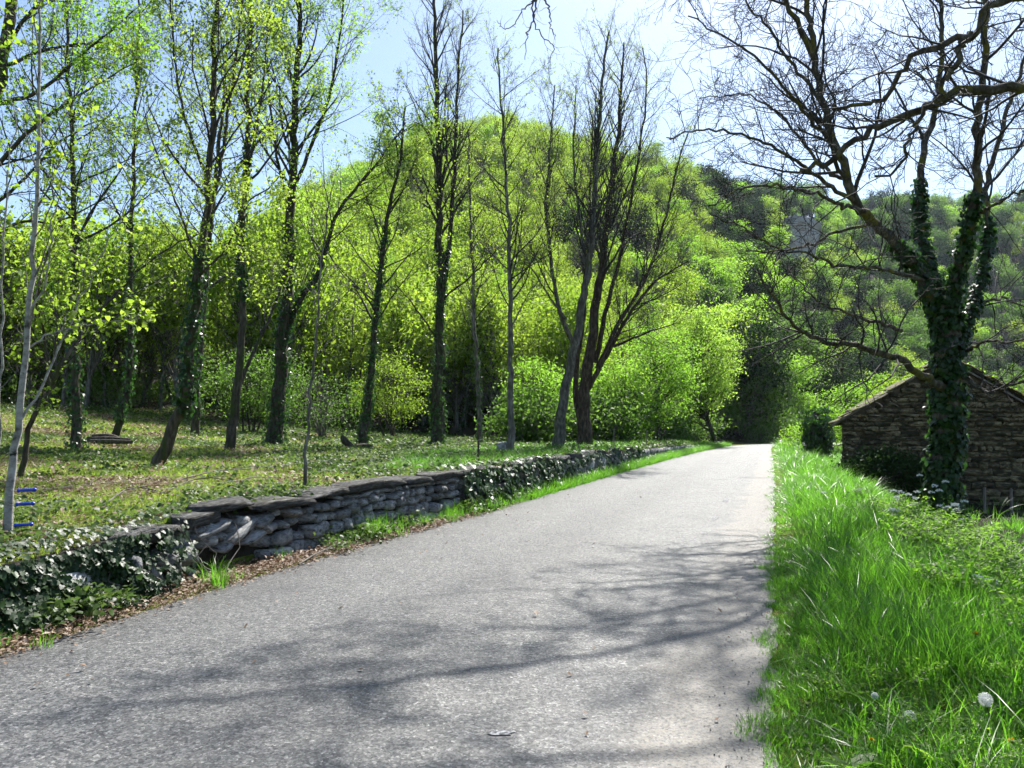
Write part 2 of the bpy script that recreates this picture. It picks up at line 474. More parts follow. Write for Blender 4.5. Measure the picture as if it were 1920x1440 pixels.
DIAMOND = (np.array([(0, 0, 0), (.32, .45, .10), (0, 1, -.06), (-.32, .45, .10)]), np.array([(0, 1, 2), (0, 2, 3)]))
HEART = (np.array([(0, -.1, 0), (.5, -.05, .05), (.42, .45, .1), (0, 1, -.08), (-.42, .45, .1), (-.5, -.05, .05)]), np.array([(0, 1, 2), (0, 2, 3), (0, 3, 4), (0, 4, 5)]))
IVY = (np.array([(0, .05, 0), (.28, -.18, .03), (.55, .12, .07), (.34, .36, .05), (.42, .62, .08), (0, 1, -.06), (-.42, .62, .08), (-.34, .36, .05), (-.55, .12, .07), (-.28, -.18, .03)]),
       np.array([(0, i, i + 1) for i in range(1, 9)]))
def leaf_mesh(name, pts, size, shape=DIAMOND, up=.4, out=None, origin=(0, 0, 0), var=.35, frames=None):
    pts = np.asarray(pts, float); n = len(pts)
    S, F = shape
    R = rand_rot(n, up, out) if frames is None else frames
    sz = size * (1 + var * rng.uniform(-1, 1, n))
    V = np.einsum('nij,kj->nki', R, S) * sz[:, None, None] + pts[:, None, :] - np.asarray(origin)
    k = len(S)
    T = (F[None] + (np.arange(n) * k)[:, None, None]).reshape(-1, 3)
    return mesh_np(name, V.reshape(-1, 3), tris=T)

def spline(pts, n):
    """Catmull-Rom through pts, n samples, even in length"""
    p = np.asarray(pts, float)
    p = np.vstack([2 * p[0] - p[1], p, 2 * p[-1] - p[-2]])
    out_ = []
    for i in range(1, len(p) - 2):
        t = np.linspace(0, 1, 12, endpoint=False)[:, None]
        a, b, c, d = p[i - 1], p[i], p[i + 1], p[i + 2]
        out_.append(.5 * (2 * b + (c - a) * t + (2 * a - 5 * b + 4 * c - d) * t ** 2 + (3 * b - a - 3 * c + d) * t ** 3))
    q = np.vstack(out_ + [p[-2][None]])
    s = np.concatenate([[0], np.cumsum(np.linalg.norm(np.diff(q, axis=0), axis=1))])
    u = np.linspace(0, s[-1], n)
    return np.stack([np.interp(u, s, q[:, k]) for k in range(3)], 1), s[-1]

def unit(v): return v / (math.sqrt(float(v @ v)) + 1e-9)

class Style:
    def __init__(self, seg=(6, 5, 4, 3), wig=(.12, .16, .2, .25), trop=(.06, .05, .03, .0), nch=(7, 5, 3), ratio=(.5, .5, .45), ang=(.8, .8, .8), rr=.55, maxlev=3, rmin=.004, sides=(6, 4, 3, 3), tipl=.25):
        self.__dict__.update(locals())

TAPER = {n: np.linspace(1, .3, n + 1) for n in range(1, 16)}
def shoot(W, tips, p, d, L, r, lev, S, rs):
    n = S.seg[min(lev, len(S.seg) - 1)]
    step = L / n
    pts = [p]; tans = []
    w, tr = S.wig[min(lev, 3)], S.trop[min(lev, 3)]
    rn = rs.normal(size=(n, 3)) * w
    for i in range(n):
        d = d + rn[i]; d[2] += tr
        d = d / math.sqrt(d.dot(d)); tans.append(d)
        p = p + d * step; pts.append(p)
    taper = TAPER[n]
    rad = np.maximum(r * taper, S.rmin * .7)
    W.add(pts, rad, S.sides[min(lev, 3)])
    if lev >= S.maxlev:
        tips.append(np.array(pts)); return
    nc = S.nch[lev]
    nc = max(1, int(round(nc * rs.uniform(.7, 1.3))))
    for c in range(nc):
        t = rs.uniform(.2, 1.) if c else 1.
        k = min(int(t * n), n - 1)
        q = pts[k] + (pts[k + 1] - pts[k]) * (t * n - k)
        tan_ = tans[k]
        side = rs.normal(size=3); side = unit(side - tan_ * float(side @ tan_))
        a = S.ang[lev] * rs.uniform(.55, 1.25) * (.45 if c == 0 else 1)
        dd = tan_ * cos(a) + side * sin(a)
        shoot(W, tips, q, dd, L * S.ratio[lev] * rs.uniform(.6, 1.25) * (1.1 - .45 * t), max(r * (1 - .7 * t) * S.rr, S.rmin), lev + 1, S, rs)

def limb_shoots(W, tips, pts, rad, S, rs, t0, t1, count, L0, L1, lev=0, upb=.15, ang=1.0, rmul=.45, bias=None):
    """side branches along a main limb"""
    n = len(pts)
    for c in range(count):
        t = t0 + (t1 - t0) * (c + rs.uniform(0, 1)) / count
        f = t * (n - 1); k = min(int(f), n - 2)
        q = pts[k] + (pts[k + 1] - pts[k]) * (f - k)
        tan_ = unit(pts[k + 1] - pts[k])
        side = rs.normal(size=3)
        if bias is not None: side = side + bias
        side = unit(side - tan_ * float(side @ tan_))
        a = ang * rs.uniform(.6, 1.2)
        d = tan_ * cos(a) + side * sin(a); d[2] += upb
        r = rad[k] * rmul * rs.uniform(.6, 1.1)
        L = (L0 + (L1 - L0) * (t - t0) / max(t1 - t0, 1e-6)) * rs.uniform(.6, 1.25)
        shoot(W, tips, q, unit(d), L, max(min(r, .03 * L), S.rmin * 1.5), lev, S, rs)

def leaf_points(tips, per, spread, rs, start=.3):
    out_ = []
    for t in tips:
        u = rs.uniform(start, 1., per) * (len(t) - 1)
        k = np.minimum(u.astype(int), len(t) - 2)
        out_.append(t[k] + (t[k + 1] - t[k]) * (u - k)[:, None])
    a = np.concatenate(out_)
    return a + rs.normal(size=a.shape) * spread

def ivy_points(lines, t0, t1, n, rs, bulge=1.25):
    """points and outward normals on the bark of (pts, rad) limbs, thinning towards t1"""
    Q, O = [], []
    for pts, rad, a0, a1, cnt in lines:
        u = a0 + (a1 - a0) * rs.uniform(0, 1, cnt) ** 1.25
        f = u * (len(pts) - 1); k = np.minimum(f.astype(int), len(pts) - 2); w = (f - k)[:, None]
        c = pts[k] + (pts[k + 1] - pts[k]) * w
        tan_ = pts[k + 1] - pts[k]; tan_ /= np.linalg.norm(tan_, axis=1, keepdims=True)
        s = rs.normal(size=c.shape); s -= tan_ * np.sum(s * tan_, 1, keepdims=True); s /= np.linalg.norm(s, axis=1, keepdims=True)
        r = rad[k] * bulge + .05 * np.abs(rs.normal(size=cnt))
        Q.append(c + s * r[:, None]); O.append(s)
    return np.concatenate(Q), np.concatenate(O)

def hang_frames(out, droop=.5):
    """leaf frames whose face looks outwards and whose tip hangs down"""
    n = len(out)
    nrm = out + rng.normal(size=(n, 3)) * .38; nrm[:, 2] += .3
    nrm /= np.linalg.norm(nrm, axis=1, keepdims=True)
    dn = np.array([[0, 0, -1.]]) + rng.normal(size=(n, 3)) * .55
    b = dn - nrm * np.sum(dn * nrm, 1, keepdims=True); b /= np.linalg.norm(b, axis=1, keepdims=True) + 1e-9
    a = np.cross(b, nrm)
    return np.stack([a, b, nrm], -1)

PROTO = []
def proto_collection(name, objs):
    c = bpy.data.collections.new(name)
    for i, (me, m) in enumerate(objs):
        if m is not None and len(me.materials) == 0: me.materials.append(m)
        o = bpy.data.objects.new('%s_%02d' % (name, i), me)
        c.objects.link(o)
    PROTO.append(c)
    return c

def scatter(name, pts, rot, scl, idx, coll, label=None, parent=None):
    """one stuff object: instances of the collection's meshes on points"""
    pts = np.asarray(pts, np.float32); n = len(pts)
    me = bpy.data.meshes.new(name)
    me.vertices.add(n); me.vertices.foreach_set('co', pts.ravel())
    a = me.attributes.new('rot', 'FLOAT_VECTOR', 'POINT'); a.data.foreach_set('vector', np.asarray(rot, np.float32).ravel())
    scl = np.asarray(scl, np.float32)
    if scl.ndim == 1: scl = np.repeat(scl[:, None], 3, 1)
    a = me.attributes.new('scl', 'FLOAT_VECTOR', 'POINT'); a.data.foreach_set('vector', np.ascontiguousarray(scl).ravel())
    a = me.attributes.new('idx', 'INT', 'POINT'); a.data.foreach_set('value', np.asarray(idx, np.int32))
    o = bpy.data.objects.new(name, me); COL.objects.link(o)
    if parent is not None: o.parent = parent
    g = bpy.data.node_groups.new(name + '_nodes', 'GeometryNodeTree')
    g.interface.new_socket('Geometry', in_out='INPUT', socket_type='NodeSocketGeometry')
    g.interface.new_socket('Geometry', in_out='OUTPUT', socket_type='NodeSocketGeometry')
    gi = g.nodes.new('NodeGroupInput'); go = g.nodes.new('NodeGroupOutput')
    ip = g.nodes.new('GeometryNodeInstanceOnPoints')
    ci = g.nodes.new('GeometryNodeCollectionInfo')
    ci.inputs['Collection'].default_value = coll
    ci.inputs['Separate Children'].default_value = True
    ci.inputs['Reset Children'].default_value = True
    def na(nm, typ):
        q = g.nodes.new('GeometryNodeInputNamedAttribute'); q.data_type = typ; q.inputs['Name'].default_value = nm
        return q.outputs['Attribute']
    er = g.nodes.new('FunctionNodeEulerToRotation')
    L = g.links.new
    L(na('rot', 'FLOAT_VECTOR'), er.inputs[0]); L(er.outputs[0], ip.inputs['Rotation'])
    L(na('scl', 'FLOAT_VECTOR'), ip.inputs['Scale'])
    L(na('idx', 'INT'), ip.inputs['Instance Index'])
    ip.inputs['Pick Instance'].default_value = True
    L(ci.outputs[0], ip.inputs['Instance']); L(gi.outputs[0], ip.inputs['Points']); L(ip.outputs[0], go.inputs[0])
    md = o.modifiers.new('scatter', 'NODES'); md.node_group = g
    o['kind'] = 'stuff'
    if label: o['label'] = label
    return o

def zrot(n, tilt=.1):
    return np.stack([rng.normal(size=n) * tilt, rng.normal(size=n) * tilt, rng.uniform(0, 2 * pi, n)], 1)

# ================================================================== THE SETTING
# ground: one sheet, graded grid measured from the wall line
us = np.concatenate([-np.geomspace(420, 9, 60), -np.arange(8.6, .5, -.4), [-.42, -.32, -.22, -.14, -.05, 0.05, .25, .5], np.arange(.9, 14, .4), np.geomspace(14.5, 460, 52)])
ys = np.concatenate([np.linspace(-60, 2, 16), np.arange(2.4, 24, .4), np.geomspace(24.6, 640, 110)])
gy, gu = np.meshgrid(ys, us, indexing='ij')
gx = fW(gy) + gu
V = np.stack([gx, gy, gz(gx, gy) - .012], -1).reshape(-1, 3)
ge = (gx - fR(gy)).ravel()
nr, nc = gx.shape
i, j = np.meshgrid(np.arange(nr - 1), np.arange(nc - 1), indexing='ij')
Q = np.stack([i * nc + j, i * nc + j + 1, (i + 1) * nc + j + 1, (i + 1) * nc + j], -1).reshape(-1, 4)
me = mesh_np('ground', V, quads=Q, smooth=True)
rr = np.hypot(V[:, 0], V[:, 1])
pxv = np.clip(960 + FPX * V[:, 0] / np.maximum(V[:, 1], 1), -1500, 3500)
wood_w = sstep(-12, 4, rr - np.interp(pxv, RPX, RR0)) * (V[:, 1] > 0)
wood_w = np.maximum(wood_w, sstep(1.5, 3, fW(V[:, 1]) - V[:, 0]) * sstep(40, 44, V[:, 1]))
wood_w = np.maximum(wood_w, sstep(1.9, 2.8, ge) * sstep(14, 15.5, V[:, 1]) * (1 - sstep(26, 30, V[:, 1])))  # tree and barn shade painted into the ground between ivied tree and barn
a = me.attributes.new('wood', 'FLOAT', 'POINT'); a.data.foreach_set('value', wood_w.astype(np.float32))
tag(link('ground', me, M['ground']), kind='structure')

# road: curves right at the far end behind the verge
cy_ = np.concatenate([np.arange(-30, 2, 1.), np.arange(2, 12, .06), np.arange(12, 24, .2), np.arange(24, 58, 1.)])
left = np.stack([fL(cy_), cy_], 1); right = np.stack([fR(cy_), cy_], 1)
right[:, 0] += .05 * vnoise(cy_, cy_ * .3, .33, 2) + .02 * vnoise(cy_, cy_ * 1.7, .13, 4) + rng.normal(size=len(cy_)) * .007
left[:, 0] += .03 * vnoise(cy_, cy_ * .5, .4, 6)
lb = np.array([(16.4, 58.5), (18.6, 62.5), (22, 66), (27, 69), (34, 71), (42, 72)])
rb_ = np.array([(19.9, 58.6), (21.6, 60.8), (24.4, 62.8), (28.5, 64.8), (35, 66.5), (42, 67.2)])
left = np.vstack([left, lb]); right = np.vstack([right, rb_])
K = 9
rows = []
uvs = []
for a_, b_ in zip(left, right):
    for k in range(K):
        t = k / (K - 1)
        p = a_ + (b_ - a_) * t
        rows.append((p[0], p[1], .004 + .04 * (1 - (2 * t - 1) ** 2)))
        uvs.append((t, 0))
n = len(left)
i, j = np.meshgrid(np.arange(n - 1), np.arange(K - 1), indexing='ij')
Q = np.stack([i * K + j, i * K + j + 1, (i + 1) * K + j + 1, (i + 1) * K + j], -1).reshape(-1, 4)
me = mesh_np('road', np.array(rows), quads=Q, smooth=True)
ul = me.uv_layers.new(name='across')
uvs = np.array(uvs, np.float32)
ul.data.foreach_set('uv', uvs[Q.ravel()].ravel())
road = tag(link('road', me, M['asphalt']), kind='structure')
def road_z(x, y):
    t = np.clip((x - fL(y)) / (fR(y) - fL(y)), 0, 1)
    return .004 + .04 * (1 - (2 * t - 1) ** 2)
for px, py, w, h in ((940, 1394, .16, .03), (1362, 940, .12, .55), (1412, 897, .8, .12), (1340, 975, .12, .4)):
    g0 = hit(px, py); k = 14
    a = np.arange(k) / k * 2 * pi
    rad = 1 + .35 * rng.uniform(-1, 1, k)
    xs = g0[0] + np.cos(a) * rad * w / 2 + .33 * np.sin(a) * rad * h; yy = g0[1] + np.sin(a) * rad * h
    V = np.stack([xs, yy, road_z(xs, yy) + .005], 1)
    V = np.vstack([V, [[g0[0], g0[1], float(road_z(g0[0], g0[1])) + .006]]])
    link('paint_patch', mesh_np('paint_patch', V, tris=[(q, (q + 1) % k, k) for q in range(k)]), M['paint'], road)

# ------------------------------------------------------------------ stones
def stone_variant(seed, nsub=3, rnd=.55, rough=.10, cut=0, smooth=True):
    rs = np.random.default_rng(seed)
    g = np.linspace(-1, 1, nsub + 1)
    verts, quads, idx = [], [], {}
    def vid(p):
        key = tuple(np.round(p, 5))
        if key not in idx:
            idx[key] = len(verts); verts.append(p)
        return idx[key]
    for ax in range(3):
        for sg in (-1, 1):
            for i in range(nsub):
                for j in range(nsub):
                    c = []
                    for (a_, b_) in ((i, j), (i + 1, j), (i + 1, j + 1), (i, j + 1)):
                        p = np.zeros(3); p[ax] = sg; p[(ax + 1) % 3] = g[a_]; p[(ax + 2) % 3] = g[b_]
                        c.append(vid(p))
                    quads.append(c if sg > 0 else c[::-1])
    V = np.array(verts)
    sph = V / np.linalg.norm(V, axis=1, keepdims=True) * 1.18
    V = V * (1 - rnd) + sph * rnd
    V += rs.normal(size=V.shape) * rough
    if cut:
        for c_ in range(cut):
            nn = rs.normal(size=3); nn /= np.linalg.norm(nn); dd_ = rs.uniform(.78, 1.0)
            over = np.maximum(V @ nn - dd_, 0); V -= over[:, None] * nn[None]
    V[:, 0] *= 1 + .15 * V[:, 2] * rs.uniform(-1, 1); V[:, 2] += .18 * V[:, 0] * rs.uniform(-1, 1)
    return mesh_np('stone', V * .5, quads=quads, smooth=smooth)

# ------------------------------------------------------------------ dry stone wall along the left of the road
def wall_frame(y):
    dx = (fW(y + .1) - fW(y - .1)) / .2
    t = np.array((dx, 1, 0.)); t /= np.linalg.norm(t)
    return t, np.array((t[1], -t[0], 0.))           # along, outwards to the road
rng = np.random.default_rng(23)
wroot = thing('dry_stone_wall', 'low grey dry stone wall with rough coping along the left of the road', 'wall', (fW(8.) - .2, 8., 0))
wo_ = np.array(wroot.location)
# earth core behind the stones
yy = np.concatenate([np.arange(5.6, 24, .5), np.arange(24, 52, 1.5)])
V, Q = [], []
for y in yy:
    t, o_ = wall_frame(y); h = float(hW(y))
    b = np.array((float(fW(y)), y, 0.))
    for off, z in ((-.09, -.05), (-.11, h - .07), (-.46, h - .06), (-.48, -.05)):
        V.append(b + o_ * off + np.array((0, 0, z)) - wo_)
for k in range(len(yy) - 1):
    for s in range(3):
        Q.append((k * 4 + s, k * 4 + s + 1, k * 4 + 4 + s + 1, k * 4 + 4 + s))
link('core', mesh_np('core', V, quads=Q), M['mortar'], wroot)
SV = [stone_variant(s, 3, .42, .06, 6, False) for s in range(18)]
for s in SV: s.materials.append(M['stone'])
def put_stone(y, z, w, h, d, out_off, tilt=0., yaw=0., me=None, parent=wroot, name='stone', jit=1.):
    t, o_ = wall_frame(y)
    c = np.array((float(fW(y)), y, z)) + o_ * out_off
    ob = bpy.data.objects.new(name, me or SV[rng.integers(len(SV))])
    COL.objects.link(ob); ob.parent = parent
    ob.location = [float(v) for v in c - np.array(parent.location)]
    ob.rotation_euler = (rng.normal() * .08 * jit, tilt + rng.normal() * .11 * jit, math.atan2(t[1], t[0]) + yaw + rng.normal() * .06 * jit)
    ob.scale = (w * .97, d, h * 1.0)
    return ob
def course_stones(y0, y1, hmin, hmax, wmin, wmax, miss=0.):
    """irregular courses: every course follows its own height line"""
    z = -.02
    rows_ = []
    while True:
        h = rng.uniform(hmin, hmax)
        rows_.append((z, h)); z += h
        if z > .95: break
    for z0, h in rows_:
        s = y0 - rng.uniform(0, .2)
        while s < y1:
            w = min(rng.uniform(wmin, wmax), h * 2.1) * (1.15 if z0 < .15 else 1)
            ym = s + w * .46
            t, o_ = wall_frame(ym)
            lim = float(hW(ym)) - .10
            hh = min(h * rng.uniform(.85, 1.12), lim - z0)
            if ym < y1 and hh > .05 and rng.uniform() > miss:
                hh = min(hh * rng.uniform(.75, 1.2), lim - z0)
                if hh < .04: s += w * t[1]; continue
                zc = z0 + hh / 2 + rng.uniform(-.015, .015)
                # collapsed hollow near the left end
                if not (8.25 < ym < 8.95 and .0 < zc < .32):
                    put_stone(ym, zc, w, hh, rng.uniform(.24, .34), -.1 + rng.uniform(-.045, .06))
            s += w * t[1]
course_stones(7.9, 14.0, .12, .20, .12, .34)
for k in range(9):                                      # pale tumbled boulders under the ivy at the broken end
    y = rng.uniform(6.4, 8.2)
    put_stone(y, rng.uniform(.12, .38), rng.uniform(.25, .45), rng.uniform(.18, .28), .3, rng.uniform(-.1, .05), rng.uniform(-.4, .4), rng.uniform(-.4, .4))
course_stones(14.3, 24, .17, .26, .28, .5, .1)
course_stones(24, 40, .22, .3, .5, .85, .1)
course_stones(40, 51, .25, .3, .8, 1.2, .1)
# leaning slabs over the hollow
for (y, z, w, h, tilt) in ((8.35, .47, .5, .11, -.35), (8.75, .40, .55, .12, -.42), (9.0, .34, .5, .10, -.35), (8.6, .30, .38, .10, -.5), (9.15, .48, .4, .12, -.3), (8.3, .36, .3, .16, -.1)):
    put_stone(y, z, w, h, .34, -.07, tilt)
# coping: long dark slabs, broken at the left end
CV = [stone_variant(40 + s, 5, .12, .035, 3) for s in range(5)]
for s in CV: s.materials.append(M['coping'])
for (y, w, z, th, tilt) in ((7.62, .62, .545, .15, -.12), (8.22, .5, .60, .13, -.03), (8.68, .78, .70, .115, -.07)):
    put_stone(y, z, w, th, .42, -.12, tilt, .05, me=CV[rng.integers(5)], name='coping_slab', jit=.3)
s = 9.05
while s < 13.9:
    w = rng.uniform(.55, 1.0)
    ym = s + w * .46
    put_stone(ym, float(hW(ym)) - .04, w * 1.06, .125, .5, -.14, -.01, me=CV[rng.integers(5)], name='coping_slab', jit=.2)
    s += w * .93
for y in (14.9, 15.6, 17.2, 18.1, 19.6, 21.2, 22.6, 24.3, 26, 28.5, 31):
    put_stone(y, float(hW(y)) - .03, rng.uniform(.4, .8), .16, .42, -.12, rng.normal() * .1, me=CV[rng.integers(5)], name='coping_slab')
mb = link('mossy_boulder', stone_variant(77, 5, .8, .05), M['moss'])
g0 = hit(325, 1090)
mb.location = (g0[0], g0[1], g0[2] + .05); mb.scale = (.26, .2, .19)
tag(mb, 'small moss covered boulder lying in dead leaves at the wall foot', 'boulder')
mb = link('pale_stone', stone_variant(78, 4, .7, .06), M['stone'])
g0 = hit(352, 1088)
mb.location = (g0[0], g0[1], g0[2] + .04); mb.scale = (.15, .12, .13)
tag(mb, 'small pale stone right beside the mossy boulder at the wall foot', 'stone')

rng = np.random.default_rng(31)
# ================================================================== TREES
def seeded(k): return np.random.default_rng(1000 + k)
S_SLIM = Style(seg=(6, 4, 3, 2), wig=(.10, .15, .2, .25), trop=(.05, .04, .03, .02), nch=(6, 4, 3), ratio=(.42, .45, .5), ang=(.8, .8, .8))
S_BARE = Style(seg=(7, 5, 3, 2), wig=(.09, .12, .16, .2), trop=(.05, .05, .04, .03), nch=(6, 4, 3), ratio=(.42, .45, .5), ang=(.7, .75, .75))
S_GNARL = Style(seg=(8, 6, 4, 2), wig=(.15, .18, .22, .25), trop=(.02, .02, .03, .03), nch=(8, 6, 3), ratio=(.5, .5, .5), ang=(.8, .85, .9), rr=.58, rmin=.005)

TREE_SEED = [0]
def tree(name, label, base, limbs, bark='bark', twig='twig_dark', S=S_SLIM, leaf=None, per=5, size=.09, spread=.09, ivy=None, ivysize=.08,
         cat='tree', group=None, dep=None, flare=1.25, lift=0., dens=.62, shape=DIAMOND):
    TREE_SEED[0] += 1
    rs = seeded(TREE_SEED[0])
    b = hit(*base) if dep is None else P(base[0], base[1], dep)
    if dep is not None and lift == 0.:
        b[2] = float(gz(b[0], b[1]))
    D = b[1]
    root = thing(name, label, cat, b, group)
    T, B, tips, lines = Wood(), Wood(), [], []
    for li, l in enumerate(limbs):
        if S is S_BARE: l['up'] = l.get('up', .15) * .5; l['a'] = l.get('a', .95) + .12; l['L'] = tuple(1.25 * v for v in l.get('L', (1, 1)))
        elif S is S_SLIM: l['L'] = tuple(1.3 * v for v in l.get('L', (1, 1))); l['c'] = int(l.get('c', 0) * .8)
        pts = [P(p[0], p[1], D + (p[2] if len(p) > 2 else 0.)) for p in l['p']]
        if li == 0: pts[0] = b - np.array((0, 0, .15))
        q, L = spline(pts, max(8, int(4 + l.get('n', len(pts) * 4))))
        q[1:-1] += rs.normal(size=q[1:-1].shape) * l.get('wob', .012) * max(1., L / 6)
        r0, r1 = .73 * l['w'][0] * D / FPX / 2, .73 * l['w'][1] * D / FPX / 2
        t = np.linspace(0, 1, len(q))
        rad = r0 + (r1 - r0) * t ** .85
        if li == 0: rad = rad * (1 + (flare - 1) * np.exp(-t * 16))
        T.add(q, rad, 10 if r0 > .06 else 7)
        lines.append((q, rad))
        if l.get('c', 0):
            limb_shoots(B, tips, q, rad, S, rs, l.get('t0', .3), l.get('t1', 1.), l['c'], l['L'][0], l['L'][1], upb=l.get('up', .15), ang=l.get('a', .95), bias=l.get('bias'))
    link('trunk', T.mesh('trunk', b, .05), M[bark], root)
    if B.items: tag(link('branches', B.mesh('branches', b), M[twig], root), kind='stuff')
    if leaf and tips:
        lp = leaf_points(tips, max(per - 1, 1), spread, rs)
        lp = lp[rs.uniform(size=len(lp)) < dens]
        tag(link('crown', leaf_mesh('crown', lp, size, shape, .5, origin=b), M[leaf], root), kind='stuff')
    if ivy:
        spec = [(lines[i][0], lines[i][1], a0, a1, n_) for (i, a0, a1, n_) in ivy]
        q, o_ = ivy_points(spec, 0, 1, 0, rs)
        tag(link('ivy', leaf_mesh('ivy', q, ivysize, HEART, origin=b, frames=hang_frames(o_)), M['ivy'], root), kind='stuff')
    return root, tips, b

# --- nearest, left edge
tree('sapling', 'pale smooth barked sapling at the left edge carrying three blue fence gate handles', (10, 1003), [
    dict(p=[(10, 1003), (24, 860), (45, 700), (60, 500), (70, 300), (74, 100), (78, -90)], w=(22, 4), c=16, t0=.35, L=(.9, .5), a=.7),
    dict(p=[(42, 720), (55, 655, .1), (110, 622, .2), (180, 606, .3), (262, 596, .4)], w=(7, 2), c=8, t0=.3, L=(.35, .2)),
    dict(p=[(38, 790), (90, 700, .2), (160, 540, .4), (230, 400, .5), (290, 280, .6)], w=(7, 2), c=9, t0=.3, L=(.5, .3)),
    dict(p=[(55, 600), (90, 500, -.2), (100, 400, -.3), (130, 300, -.3)], w=(6, 2), c=6, t0=.3, L=(.4, .3))],
    bark='bark_pale', twig='twig', leaf='leaf_spring', per=3, size=.045, spread=.05, dens=.8, shape=HEART, S=Style(maxlev=2, nch=(4, 3), ratio=(.45, .5), rmin=.003))
tree('sapling', 'slender pale stem standing at the very left edge of the picture', (-12, 985), [
    dict(p=[(-12, 985), (-2, 850), (3, 700), (4, 520), (12, 360), (30, 220)], w=(9, 3), c=10, t0=.3, L=(.6, .35))],
    bark='bark_pale', twig='twig', leaf='leaf_spring', per=3, size=.045, spread=.04, shape=HEART, S=Style(maxlev=2, nch=(4, 3), ratio=(.45, .5), rmin=.003))
tree('tree', 'thin dark trunk leaning right just behind the pale sapling', (36, 900), [
    dict(p=[(36, 900), (57, 800), (92, 733), (116, 680), (168, 606, .5), (236, 530, 1), (310, 470, 1.4), (370, 440, 1.6)], w=(15, 4), c=22, t0=.25, L=(1.2, .6)),
    dict(p=[(92, 733), (85, 640), (70, 560, -.5), (95, 460, -.8)], w=(8, 3), c=9, t0=.2, L=(.9, .5))],
    leaf='leaf_gold', per=3, size=.065, spread=.06)
# --- trees of the wood, left to right
tree('tree', 'big dark tree outside the left edge sending boughs across the upper left sky', (-150, 830), [
    dict(p=[(-150, 830), (-95, 560), (-45, 320), (5, 110), (22, 0), (40, -140)], w=(46, 24)),
    dict(p=[(-60, 390), (30, 270, -.5), (130, 190, -1), (250, 120, -1.5)], w=(15, 3), c=20, t0=.2, L=(1.6, .8)),
    dict(p=[(-20, 200), (70, 170, -.3), (170, 90, -.6), (250, 20, -1)], w=(13, 3), c=20, t0=.2, L=(1.6, .8)),
    dict(p=[(0, 130), (80, 95, .5), (180, 80, 1), (270, 90, 1.4)], w=(11, 3), c=18, t0=.2, L=(1.4, .8)),
    dict(p=[(-70, 430), (40, 340, 1), (120, 260, 1.5), (210, 215, 2)], w=(12, 3), c=16, t0=.2, L=(1.5, .8)),
    dict(p=[(-80, 500), (30, 420, .5), (110, 415, 1), (200, 370, 1.5)], w=(12, 3), c=16, t0=.3, L=(1.5, .8)),
    dict(p=[(10, 90), (60, 20, 0), (130, -40, 0), (200, -120, 0)], w=(11, 4), c=14, t0=.2, L=(1.5, .8))],
    leaf='leaf_lush', per=3, size=.09, spread=.1)
tree('tree', 'straight dark ivy clad trunk, first thick trunk from the left', (145, 842), [
    dict(p=[(145, 842), (142, 700), (141, 560), (139, 420), (136, 290), (131, 150), (126, 20)], w=(24, 6), c=40, t0=.4, L=(2.4, 1.0))],
    leaf='leaf_gold', per=3, size=.075, ivy=[(0, 0, .5, 700)])
tree('tree', 'slim trunk with bright ivy edge and a bend near its foot', (212, 830), [
    dict(p=[(212, 830), (228, 765), (243, 700), (244, 560), (246, 420), (251, 280), (258, 130), (262, 0), (262, -80)], w=(17, 4), c=44, t0=.42, L=(2.6, 1.0))],
    leaf='leaf_spring', per=3, size=.08, ivy=[(0, .05, .45, 600)])
tree('tree', 'thick leaning trunk slanting right from the lawn, forked high in the sky', (292, 873), [
    dict(p=[(292, 873), (330, 792), (351, 735), (358, 640), (368, 540), (383, 430), (391, 330), (399, 200), (404, 60), (408, -90)], w=(30, 9), c=26, t0=.45, L=(2.0, .9), a=.75),
    dict(p=[(383, 430), (410, 330, .3), (425, 230, .5), (445, 90, .8), (462, -60, 1)], w=(12, 4), c=24, t0=.2, L=(1.8, .8), a=.75),
    dict(p=[(391, 340), (360, 260, -.4), (335, 170, -.6), (322, 40, -.8), (318, -60, -1)], w=(9, 3), c=20, t0=.2, L=(1.5, .8), a=.75),
    dict(p=[(372, 500), (330, 380, -.5), (290, 280, -1), (268, 200, -1.3)], w=(8, 2), c=16, t0=.2, L=(1.3, .7)),
    dict(p=[(368, 520), (420, 470, -.6), (450, 410, -1), (470, 380, -1.3)], w=(8, 2), c=12, t0=.2, L=(1.2, .7))],
    leaf='leaf_gold', per=4, size=.07, spread=.08, bark='bark', ivy=[(0, .12, .42, 700)])
tree('tree', 'upright trunk just behind the leaning trunk, ivy on its right side', (366, 816), [
    dict(p=[(366, 816), (372, 720), (376, 640), (386, 540), (396, 440), (404, 330), (418, 200), (425, 60)], w=(19, 5), c=34, t0=.35, L=(2.4, 1.))],
    leaf='leaf_spring', per=4, size=.08, ivy=[(0, .05, .4, 500)])
tree('tree', 'slightly tilted dark trunk with a leaning second limb on its right', (428, 844), [
    dict(p=[(428, 844), (440, 760), (450, 680), (456, 560), (456, 450), (462, 330), (465, 180), (468, 20), (470, -90)], w=(23, 7), c=38, t0=.38, L=(2.3, 1.)),
    dict(p=[(441, 755), (462, 690, .3), (490, 630, .6), (512, 580, .9), (545, 480, 1.2)], w=(11, 4), c=14, t0=.4, L=(1.4, .8)),
    dict(p=[(462, 330), (480, 250, .3), (495, 140, .6), (505, 20, 1), (508, -80, 1)], w=(9, 3), c=20, t0=.2, L=(1.7, .8), a=.7)],
    leaf='leaf_spring', per=3, size=.09, ivy=[(0, .3, .62, 800)])
